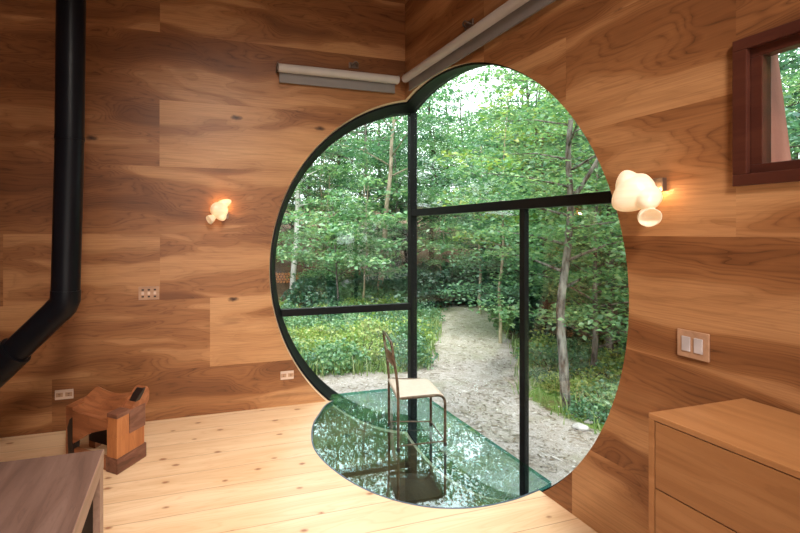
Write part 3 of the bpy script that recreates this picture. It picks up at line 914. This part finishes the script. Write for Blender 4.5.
def ground_z(x, y):
    far = math.hypot(x, y)
    z = GZ + .035*max(0, far-7)+.10*max(0, far-16)
    z += .10*math.sin(x*.55+1)*math.sin(y*.47)*smooth(3, 8, far)
    z += .25*smooth(3.2, 6.5, x-.35*y)*smooth(9, 4, y)*0
    return z
xs = sorted(set([round(T+.01+i*.25, 3) for i in range(0, 49)]+[round(-30+i*1.0, 3) for i in range(0, 30)]+[round(12.6+i*1.5, 3) for i in range(0, 32)]))
ys = sorted(set([round(T+.01+i*.25, 3) for i in range(0, 49)]+[round(-24+i*1.0, 3) for i in range(0, 24)]+[round(12.6+i*1.5, 3) for i in range(0, 32)]))
vid = {}; vs = []; fs = []; cov = []
for i, x in enumerate(xs):
    for j, y in enumerate(ys):
        vid[(i, j)] = len(vs); vs.append((x, y, ground_z(x, y)+rng.uniform(-.012, .012))); cov.append(cover(x, y))
for i in range(len(xs)-1):
    for j in range(len(ys)-1):
        cxm, cym = (xs[i]+xs[i+1])/2, (ys[j]+ys[j+1])/2
        if cxm < T and cym < T: continue
        fs.append((vid[i, j], vid[i+1, j], vid[i+1, j+1], vid[i, j+1]))
gr = mesh_obj('ground', vs, fs, M['ground'], smooth=True); struct(gr)
ca_ = gr.data.color_attributes.new('cover', 'FLOAT_COLOR', 'POINT')
for i, (p, g) in enumerate(cov): ca_.data[i].color = (p, g, 0, 1)

# ------------------------------------------------------------------ outdoors: plants
M['leaf_a'] = leaf_mat('leaf_bright', [(.075, .19, .085), (.12, .265, .125), (.18, .35, .17), (.31, .44, .20)])
M['leaf_b'] = leaf_mat('leaf_mid', [(.045, .13, .075), (.075, .19, .11), (.115, .255, .145), (.18, .33, .18)])
M['leaf_c'] = leaf_mat('leaf_cool', [(.035, .105, .075), (.06, .15, .105), (.09, .205, .135), (.14, .27, .165)])
M['leaf_d'] = leaf_mat('leaf_deep', [(.016, .055, .035), (.028, .085, .052), (.045, .12, .07), (.075, .17, .095)], .35)
M['leaf_y'] = leaf_mat('leaf_yellowish', [(.12, .24, .05), (.20, .33, .07), (.30, .40, .10), (.42, .44, .13)])
M['leaf_g'] = leaf_mat('grass_blade', [(.12, .22, .05), (.18, .29, .08), (.27, .36, .12), (.36, .40, .17)])
M['bark_grey'] = bark_mat('bark_grey', (.05, .04, .035), (.25, .22, .20))
M['bark_dark'] = bark_mat('bark_dark', (.02, .016, .013), (.085, .066, .054))
M['bark_birch'] = bark_mat('bark_birch', (.16, .14, .13), (.85, .82, .78), .30)
M['bark_lichen'] = bark_mat('bark_lichen', (.055, .045, .038), (.34, .33, .30), .52)
M['bark_pale'] = bark_mat('bark_pale', (.14, .105, .075), (.42, .34, .25), .45)

def leaf_cloud(centers, radii, flat, per, size, nr, up_bias=.75, droop=.12, thin=None):
    """leaf blades scattered in flattened sprays; returns verts, faces"""
    Vs, Fs = [], []
    cnt = 0
    for (c, R) in zip(centers, radii):
        n = int(per*(R/.7)**2*(1 if thin is None else max(.38, 1.25-1.05*c[2]/thin)))
        th = nr.uniform(0, 2*PI, n); rr = R*np.sqrt(nr.uniform(0, 1, n))
        px_ = c[0]+rr*np.cos(th); py_ = c[1]+rr*np.sin(th)
        pz_ = c[2]+nr.normal(0, flat*R, n)-droop*(rr**2)/R
        nrm = nr.normal(0, 1, (n, 3))*(1-up_bias); nrm[:, 2] += up_bias
        nrm /= np.linalg.norm(nrm, axis=1)[:, None]
        a = nr.uniform(0, 2*PI, n)
        t1 = np.stack([np.cos(a), np.sin(a), np.zeros(n)], 1)
        t1 -= nrm*(t1*nrm).sum(1)[:, None]; t1 /= np.linalg.norm(t1, axis=1)[:, None]
        t2 = np.cross(nrm, t1)
        s = size*nr.uniform(.6, 1.3, n)[:, None]
        P = np.stack([px_, py_, pz_], 1)
        q0 = P-t1*s*.5; q2 = P+t1*s*.5-nrm*s*.12
        q1 = P+t2*s*.33+nrm*s*.10; q3 = P-t2*s*.33+nrm*s*.10
        V = np.stack([q0, q1, q2, q3], 1).reshape(-1, 3)
        Vs.append(V)
        idx = cnt+4*np.arange(n)
        Fs.append(np.concatenate([np.stack([idx, idx+1, idx+2], 1), np.stack([idx, idx+2, idx+3], 1)]))
        cnt += 4*n
    return np.concatenate(Vs), np.concatenate(Fs)

def np_mesh(name, V, Fc, mat, parent):
    me = bpy.data.meshes.new(name)
    me.vertices.add(len(V)); me.vertices.foreach_set('co', V.astype(np.float32).ravel())
    nf, w = Fc.shape
    me.loops.add(nf*w); me.loops.foreach_set('vertex_index', Fc.astype(np.int32).ravel())
    me.polygons.add(nf); me.polygons.foreach_set('loop_start', np.arange(0, nf*w, w, dtype=np.int32))
    me.update(calc_edges=True); me.validate()
    me.materials.append(mat)
    return link(bpy.data.objects.new(name, me), parent)

def make_tree(name, seed, H, tr_, base, cr, nb, per, leaf, lm, bm_, lean=(0, 0), fork=False, loc=(0, 0, 0), label='', group=None, flat=.13, up_bias=.72, branch_len=1.0, kinks=.12):
    r = random.Random(seed); nr = np.random.default_rng(seed)
    root = thing(name, loc, label, 'tree', 0, group)
    bm = bmesh.new()
    nseg = 9
    trunk = []
    ox = oy = 0
    for i in range(nseg+1):
        f = i/nseg
        trunk.append(Vector((lean[0]*f+ox, lean[1]*f+oy, -.12+(H+.12)*f)))
        ox += r.uniform(-kinks, kinks); oy += r.uniform(-kinks, kinks)
    tp = catmull(trunk, 3)
    rad = [tr_*(1.35 if i == 0 else 1)*(1-.85*i/(len(tp)-1)) for i in range(len(tp))]
    add_tube(bm, tp, rad, 9)
    cs, rs = [], []
    def along(f):
        q = f*(len(tp)-1); i = min(int(q), len(tp)-2); return tp[i].lerp(tp[i+1], q-i), rad[i]
    for b_ in range(nb):
        f = base+(1-base)*(b_+r.random()*.8)/nb
        f = min(f, .98)
        p, rr = along(f)
        az = b_*2.4+r.uniform(-.5, .5)
        w = math.sin(PI*min(1, .18+.82*(f-base)/(1-base)))**.7
        ln = cr*(.45+.75*w)*r.uniform(.7, 1.15)*branch_len
        rise = r.uniform(.05, .45)*ln
        d = Vector((math.cos(az), math.sin(az), 0))
        e1 = p+d*ln*.5+Vector((0, 0, rise*.7)); e2 = p+d*ln+Vector((0, 0, rise))
        add_tube(bm, [p, e1, e2], [rr*.5, rr*.28, .006], 5)
        for q in (.5, .78, 1.0):
            c = p.lerp(e1, q*2) if q <= .5 else e1.lerp(e2, q*2-1)
            c = c+Vector((r.uniform(-.25, .25), r.uniform(-.25, .25), r.uniform(-.05, .18)))*ln*.45
            cs.append(c); rs.append(max(.28, ln*.42*r.uniform(.75, 1.2)))
    if fork:
        p, rr = along(.45)
        add_tube(bm, catmull([p, p+Vector((.35, -.25, .8)), p+Vector((.75, -.5, 1.9)), p+Vector((.9, -.6, 3.2))], 4), [rr*.75-.002*i for i in range(13)], 8)
    o = bm_obj('trunk', bm, bm_, root, smooth=True)
    V, Fc = leaf_cloud(cs, rs, flat, per, leaf, nr, up_bias, thin=H)
    np_mesh('foliage', V, Fc, lm, root)
    return root

TN = 'leafy_tree'
protos = []
specs = [  # H, trunk r, base, crown, branches, per, leaf, leafmat, bark
    (9.5, .12, .10, 1.9, 28, 92, .14, 'leaf_c', 'bark_dark'),
    (10.0, .13, .20, 1.9, 26, 88, .145, 'leaf_a', 'bark_grey'),
    (8.0, .09, .05, 1.7, 28, 92, .14, 'leaf_d', 'bark_dark'),
    (10.5, .14, .28, 2.0, 26, 85, .15, 'leaf_b', 'bark_grey'),
    (6.5, .06, .05, 1.5, 26, 95, .13, 'leaf_a', 'bark_pale'),
    (11.0, .14, .36, 2.1, 24, 85, .15, 'leaf_a', 'bark_dark')]
def g(u, D, dz=0.0):
    x, y = spot(u, D); return (x, y, ground_z(x, y)+dz)

# named front trees
make_tree('birch_tree', 101, 9.5, .12, .35, 1.4, 16, 60, .16, M['leaf_a'], M['bark_birch'], (.5, .2), loc=g(292, 16.5), label='white-barked birch at the far left of the round window', kinks=.06)
make_tree('forked_tree', 102, 6.6, .068, .26, 1.15, 30, 300, .08, M['leaf_a'], M['bark_lichen'], (.35, -.2), True, loc=g(566, 6.1), label='nearest grey trunk with a fork standing beside the gravel path', kinks=.11)
make_tree('leaning_tree', 103, 10, .10, .42, 1.6, 18, 70, .16, M['leaf_b'], M['bark_pale'], (.9, .1), loc=g(376, 13.4), label='slim pale trunk leaning right just left of the corner post', kinks=.08)
make_tree('sapling', 104, 4.2, .035, .28, 1.2, 18, 130, .15, M['leaf_a'], M['bark_pale'], (.25, 0), loc=g(361, 12.6), label='young sapling with layered leaves in front of the forest behind the left panes', kinks=.04)
make_tree('sapling', 105, 3.6, .035, .30, 1.35, 17, 140, .15, M['leaf_a'], M['bark_grey'], (-.1, 0), loc=g(337, 12.9), label='low bright green sapling growing at the edge of the left meadow', kinks=.04)
make_tree('sapling', 106, 5.6, .04, .36, 1.1, 16, 95, .15, M['leaf_y'], M['bark_pale'], (.25, 0), loc=g(500, 9.6), label='thin yellowish sapling beside the middle mullion of the round window', kinks=.04)
make_tree('sapling', 107, 5.0, .05, .30, 1.3, 18, 95, .15, M['leaf_a'], M['bark_pale'], (.1, .1), loc=g(480, 12.6), label='pale-stemmed sapling at the far end of the gravel path', kinks=.04)
make_tree('maple_tree', 108, 5.6, .07, .12, 1.6, 30, 200, .095, M['leaf_a'], M['bark_grey'], (.1, .1), loc=g(612, 8.2), label='bushy bright green tree at the right edge of the round window', kinks=.04)
make_tree('maple_tree', 109, 5.4, .07, .10, 1.6, 30, 190, .10, M['leaf_b'], M['bark_dark'], (.1, .1), loc=g(545, 9.8), label='bushy green tree right of the middle mullion behind the nearest trunk', kinks=.04)
make_tree('maple_tree', 111, 4.6, .05, .12, 1.35, 30, 230, .085, M['leaf_a'], M['bark_grey'], (.1, .1), loc=g(592, 7.2), label='dense bright green maple right behind the nearest forked trunk', kinks=.04)
make_tree('maple_tree', 110, 7.6, .08, .26, 1.8, 26, 150, .115, M['leaf_y'], M['bark_grey'], (.0, .1), loc=g(585, 11.5), label='tall yellow-green tree behind the right edge of the round window', kinks=.04)

for i, (H, a, b, c, n, per, lf, lm, bk) in enumerate(specs):
    protos.append(make_tree(TN, 200+i, H, a, b, c, n, per, lf, M[lm], M[bk], (0.2, .1), loc=(0, 0, 0), label='leafy tree in the dense green forest beyond the round window', group='forest trees beyond the round window'))
first = [True]*len(protos)
tr = random.Random(77)
def plant(u, D, v, s=1.0, sx=None):
    o = protos[v] if first[v] else copy_tree(protos[v])
    first[v] = False
    p = g(u, D); o.location = (p[0], p[1], p[2]-.05)
    o.rotation_euler = (0, 0, tr.uniform(0, 2*PI)); o.scale = (s, s, s*tr.uniform(.92, 1.1))
rows_ = [(14.8, 36, .80), (18, 36, .92), (22.5, 40, 1.05), (28.0, 44, 1.15)]
for D, step, s in rows_:
    u = 120+tr.uniform(0, step)
    while u < 800:
        if 258 < u < 318 and D < 20: u += 10; continue
        v = tr.choice([0, 1, 2, 3, 4, 5] if D < 20 else [0, 1, 2, 3, 5])
        plant(u+tr.uniform(-8, 8), D*tr.uniform(.93, 1.07)+(1.2 if D < 15 else 0), v, s*tr.uniform(.9, 1.1)*(1 if not 425 < u < 505 else .60 if D < 20 else .86))
        u += step*tr.uniform(.8, 1.25)
# more forest round both sides of the house
def plant_xy(x, y, v, s):
    o = protos[v] if first[v] else copy_tree(protos[v]); first[v] = False
    o.location = (x, y, ground_z(x, y)-.05); o.rotation_euler = (0, 0, tr.uniform(0, 2*PI)); o.scale = (s, s, s)
for R_, n__ in ((13.5, 15), (17.5, 18), (22, 20)):
    for i in range(n__):
        az = math.radians(-62+62*(i+tr.uniform(-.3, .3))/n__)
        plant_xy(-1+R_*math.cos(az), -2+R_*math.sin(az), tr.choice([0, 1, 2, 3, 5]), R_/16)
for R_, n__ in ((13, 9), (17, 10)):
    for i in range(n__):
        az = math.radians(95+58*(i+tr.uniform(-.3, .3))/n__)
        plant_xy(-1+R_*math.cos(az), -2+R_*math.sin(az), tr.choice([0, 1, 2, 3, 5]), R_/16)
for i in range(20):
    plant(150+i*24+tr.uniform(-8, 8), tr.uniform(33, 38), tr.choice([0, 2, 2]), 1.2)
# trees standing near the house at the right, seen through the right panes and the small window
for (u, D, v, s) in ((655, 9.5, 1, .8), (700, 8.0, 0, .8), (760, 9.0, 2, .9), (640, 12.5, 2, .95), (690, 12, 3, .9), (530, 13.0, 0, .75), (560, 14, 5, .9), (600, 15.5, 1, .95), (505, 14.5, 2, .62)):
    plant(u, D, v, s)

# low shrubs: dense leafy mounds
def make_shrub(name, seed, R, H, per, leaf, lm, label, group, cat='shrub', upb=.5):
    r = random.Random(seed); nr = np.random.default_rng(seed)
    root = thing(name, (0, 0, 0), label, cat, 0, group)
    bm = bmesh.new(); cs, rs = [], []
    for i in range(11):
        az = i*2.4; q = R*math.sqrt((i+.3)/11)
        top = Vector((math.cos(az)*q, math.sin(az)*q, H*(1-.45*(q/R)**2)*r.uniform(.75, 1.1)))
        add_tube(bm, [(top.x*.15, top.y*.15, -.08), (top.x*.6, top.y*.6, top.z*.55), top], [.012, .008, .003], 5)
        for z in (.45, .75, 1.0):
            cs.append((top.x*(.5+.5*z), top.y*(.5+.5*z), top.z*z)); rs.append(R*.42)
    bm_obj('stems', bm, M['bark_dark'], root, smooth=True)
    V, Fc = leaf_cloud(cs, rs, .28, per, leaf, nr, upb, .25)
    np_mesh('foliage', V, Fc, lm, root)
    return root
def scatter(protos_, spots_, s0, s1):
    used = set()
    for i, (x, y) in enumerate(spots_):
        pr = protos_[i % len(protos_)]
        o = pr if pr.name not in used else copy_tree(pr)
        used.add(pr.name)
        o.location = (x, y, ground_z(x, y)-.03); o.rotation_euler = (0, 0, tr.uniform(0, 6.28)); s = tr.uniform(s0, s1); o.scale = (s, s, s*tr.uniform(.85, 1.15))
GM = 'meadow shrubs left of the gravel path'
sh = [make_shrub('meadow_shrub', 301+i, .55, .50, 520, .075, M[m], 'low leafy shrub in the green meadow left of the path', GM) for i, m in enumerate(('leaf_a', 'leaf_y', 'leaf_b'))]
pts = []
tries = 0
while len(pts) < 64 and tries < 6000:
    tries += 1
    u = tr.uniform(225, 452); D = tr.uniform(6.0, 13.0)
    x, y = spot(u, D)
    if seg_dist(x, y, PATH) < 1.15 or y < 2.6: continue
    if any(math.hypot(x-a, y-b) < .55 for a, b in pts): continue
    pts.append((x, y))
scatter(sh, pts, .65, 1.1)
GU = 'undergrowth shrubs at the forest edge'
us = [make_shrub('undergrowth_shrub', 311+i, .8, .85, 330, .12, M[m], 'knee-high green shrub at the edge of the forest', GU) for i, m in enumerate(('leaf_c', 'leaf_d', 'leaf_d'))]
pts = []; tries = 0
while len(pts) < 70 and tries < 6000:
    tries += 1
    u = tr.uniform(215, 720); D = tr.uniform(9.5, 16.5) if u > 430 else tr.uniform(13.2, 17.0)
    x, y = spot(u, D)
    if (u < 312 and D < 19) or (325 < u < 368 and D < 16.6): continue
    if seg_dist(x, y, PATH) < 1.2 or any(math.hypot(x-a, y-b) < .8 for a, b in pts): continue
    pts.append((x, y))
scatter(us, pts, .7, 1.25)
GR = 'low plants right of the gravel path'
rs_ = [make_shrub('ground_plant', 321+i, .38, .30, 420, .06, M[m], 'low green plant at the foot of the nearest trunk', GR, 'plant') for i, m in enumerate(('leaf_b', 'leaf_y', 'leaf_a'))]
pts = []; tries = 0
while len(pts) < 34 and tries < 6000:
    tries += 1
    u = tr.uniform(520, 680); D = tr.uniform(5.6, 9.0)
    x, y = spot(u, D)
    if seg_dist(x, y, PATH) < 1.15 or min(seg_dist(x, y, SIDE), 9) < 1.25 or any(math.hypot(x-a, y-b) < .38 for a, b in pts): continue
    pts.append((x, y))
scatter(rs_, pts, .7, 1.2)

# grass blades: uncountable
nr = np.random.default_rng(9); r9 = random.Random(9)
P = []
while len(P) < 16000:
    u = r9.uniform(200, 640); D = r9.uniform(5.2, 13.5); x, y = spot(u, D)
    if x < .5 and y < .5: continue
    p, gg = cover(x, y)
    want = (gg*(1-p) if y > x*.9+.3 else .12*gg*(1-p))+.12*max(0, 1-abs(p-.5)*3)
    if r9.random() < want: P.append((x, y, ground_z(x, y)))
P = np.array(P); n = len(P)
a = nr.uniform(0, 2*PI, n); h = nr.uniform(.10, .34, n); ln = nr.uniform(.02, .2, n); w = nr.uniform(.006, .013, n)
dx = np.stack([np.cos(a), np.sin(a), np.zeros(n)], 1); sd = np.stack([-np.sin(a), np.cos(a), np.zeros(n)], 1); upv = np.array([0, 0, 1.0])
v0 = P-sd*w[:, None]; v1 = P+sd*w[:, None]; mid = P+dx*(ln*.35)[:, None]+upv*(h*.65)[:, None]
v2 = mid+sd*(w*.8)[:, None]; v3 = mid-sd*(w*.8)[:, None]; v4 = P+dx*ln[:, None]+upv*h[:, None]
V = np.stack([v0, v1, v2, v3, v4], 1).reshape(-1, 3); idx = 5*np.arange(n)
Fc = np.concatenate([np.stack([idx, idx+1, idx+2], 1), np.stack([idx, idx+2, idx+3], 1), np.stack([idx+3, idx+2, idx+4], 1)])
gro = np_mesh('grass', V, Fc, M['leaf_g'], None)
tag(gro, 'tall green grass covering the meadow beside the path', 'grass', kind='stuff')

# loose gravel, twigs and leaf bits on the path: uncountable
nr = np.random.default_rng(19); r9 = random.Random(19); P = []
while len(P) < 5200:
    x, y = spot(r9.uniform(225, 640), r9.uniform(4.4, 12.5))
    if x < .45 and y < .45: continue
    if r9.random() < cover(x, y)[0]: P.append((x, y, ground_z(x, y)+.004))
P = np.array(P); n = len(P)
a = nr.uniform(0, 2*PI, n); L_ = nr.uniform(.012, .045, n)*np.where(nr.random(n) < .15, 2.2, 1); W_ = nr.uniform(.006, .018, n); H_ = nr.uniform(.005, .016, n)
d1 = np.stack([np.cos(a), np.sin(a), np.zeros(n)], 1)*L_[:, None]; d2 = np.stack([-np.sin(a), np.cos(a), np.zeros(n)], 1)*W_[:, None]; d3 = np.array([0, 0, 1.0])*H_[:, None]
V = np.stack([P-d1, P-d2, P+d1, P+d2, P+d3], 1).reshape(-1, 3); idx = 5*np.arange(n)
Fc = np.concatenate([np.stack([idx+q, idx+(q+1) % 4, idx+4], 1) for q in range(4)])
M['bits'] = leaf_mat('gravel_bits', [(.10, .075, .05), (.30, .26, .22), (.16, .12, .08), (.52, .49, .46)], 0.0)
gb = np_mesh('gravel_litter', V, Fc, M['bits'], None)
tag(gb, 'loose gravel and twig litter scattered along the pale path', 'gravel', kind='stuff')

# stones, boulder and the firewood pile
M['stone'] = principled('pale_stone', (.42, .40, .39), .85, noise_amt=.2, noise_scale=9, bump=.3)
M['boulder'] = principled('blue_grey_rock', (.22, .24, .28), .85, noise_amt=.2, noise_scale=5, bump=.4)
def rock(name, seed, r_, mat):
    rr = random.Random(seed); bm = bmesh.new(); bmesh.ops.create_icosphere(bm, subdivisions=3, radius=1)
    ph = [(rr.uniform(0, 6), rr.uniform(1.5, 3.5)) for _ in range(6)]
    for v in bm.verts:
        s = 1+.13*math.sin(v.co.x*ph[0][1]+ph[0][0])+.12*math.sin(v.co.y*ph[1][1]+ph[1][0])+.1*math.sin(v.co.z*ph[2][1]+ph[2][0])+.05*math.sin(v.co.x*7+v.co.y*5)
        v.co = Vector((v.co.x*r_[0], v.co.y*r_[1], v.co.z*r_[2]))*s
    return bm_obj(name, bm, mat, smooth=True)
o = rock('boulder', 3, (.42, .38, .34), M['boulder']); x, y = spot(347, 16.0); o.location = (x, y, ground_z(x, y)+.18)
tag(o, 'blue-grey boulder at the forest edge behind the left panes', 'boulder')
sr = random.Random(12)
for i in range(9):
    q = sr.uniform(.05, .11)
    o = rock('stone', 20+i, (q, q*sr.uniform(.7, 1), q*.6), M['stone'])
    x, y = spot(580+i*4.2, 5.4+(i*5 % 9)*.16); o.location = (x, y, ground_z(x, y)+q*.25)
    tag(o, 'small pale stone on the path edge near the nearest trunk', 'stone', 'pale stones by the path')
M['log_bark'] = principled('log_bark', (.07, .04, .025), .9); M['log_end'] = principled('log_end', (.60, .24, .10), .8, noise_amt=.2)
pile = g(287, 18.5)
ldir = Vector((CAM[0]-pile[0], CAM[1]-pile[1], 0)).normalized(); sdir = Vector((-ldir.y, ldir.x, 0))
def split_log(r_):
    bm = bmesh.new(); add_tube(bm, [(0, 0, 0), (.45, 0, 0)], r_, 9)
    for f in bm.faces:
        if len(f.verts) > 4: f.material_index = 1
    return bm_obj('firewood_log', bm, [M['log_bark'], M['log_end']], recalc=True)
lg = [split_log(.065), split_log(.055)]
n_ = 0
for row in range(4):
    for i in range(9-row % 2):
        o = lg[n_ % 2] if n_ < 2 else lg[n_ % 2].copy()
        if n_ >= 2: COL.objects.link(o)
        n_ += 1
        q = Vector(pile)+sdir*((i-4+.5*(row % 2))*.132)+Vector((0, 0, .06+row*.112))
        o.location = q-ldir*.45*0; o.rotation_euler = (0, 0, math.atan2(-ldir.y, -ldir.x))
        tag(o, 'split firewood log with reddish end in the stack at the far left', 'log', 'firewood stack by the birch')

# ------------------------------------------------------------------ light
world = bpy.data.worlds.new('sky'); scene.world = world; world.use_nodes = True
wt = world.node_tree; wt.nodes.clear()
wo = wt.nodes.new('ShaderNodeOutputWorld'); bg = wt.nodes.new('ShaderNodeBackground')
bg.inputs[0].default_value = (.90, .96, 1.0, 1); bg.inputs[1].default_value = 4.6
wt.links.new(bg.outputs[0], wo.inputs[0])
sun = bpy.data.lights.new('sun', 'SUN'); sun.energy = 7.0; sun.angle = math.radians(28); sun.color = (1, .96, .88)
so = bpy.data.objects.new('sun', sun); link(so); so.rotation_euler = Vector((.30, .34, -.89)).to_track_quat('-Z', 'Y').to_euler()
def area(name, loc, rot, sx, sy, e, col):
    l = bpy.data.lights.new(name, 'AREA'); l.shape = 'RECTANGLE'; l.size = sx; l.size_y = sy; l.energy = e; l.color = col
    o = bpy.data.objects.new(name, l); link(o); o.location = loc; o.rotation_euler = rot; return o
area('back_fill_light', (-2.0, YW+.15, 1.3), (math.radians(84), 0, 0), 3.6, 1.9, 85, (1, .93, .86))  # unseen fill light added behind the camera to brighten the room
kl = area('aimed_fill_light', (-1.9, -5.7, ZT-.15), Vector((1.0, 5.7, -4.4)).to_track_quat('-Z', 'Y').to_euler(), .9, .9, 72, (1, .90, .80)); kl.data.spread = math.radians(62)  # added fill aimed low at the left wall, no fitting behind it
cl_ = area('floor_fill_light', (-2.1, -2.7, ZT-.1), (0, 0, 0), 1.8, 1.8, 40, (1, .88, .79)); cl_.data.spread = math.radians(75)  # unseen downward fill added to brighten the floor more than the walls

# ------------------------------------------------------------------ camera
cd = bpy.data.cameras.new('camera'); co = bpy.data.objects.new('camera', cd); link(co)
co.location = CAM; co.rotation_euler = (PI/2, 0, -YAW)
cd.sensor_fit = 'HORIZONTAL'; cd.sensor_width = 36; cd.lens = F_PX/800*36
cd.shift_x = (400-PXC)/800; cd.shift_y = -(266.5-PYC)/800
cd.clip_start = .02; cd.clip_end = 300
scene.camera = co
vs_ = scene.view_settings
vs_.view_transform = 'Standard'; vs_.look = 'None'; vs_.gamma = 1; vs_.exposure = 0; vs_.use_curve_mapping = False
scene.cycles.transparent_max_bounces = 24
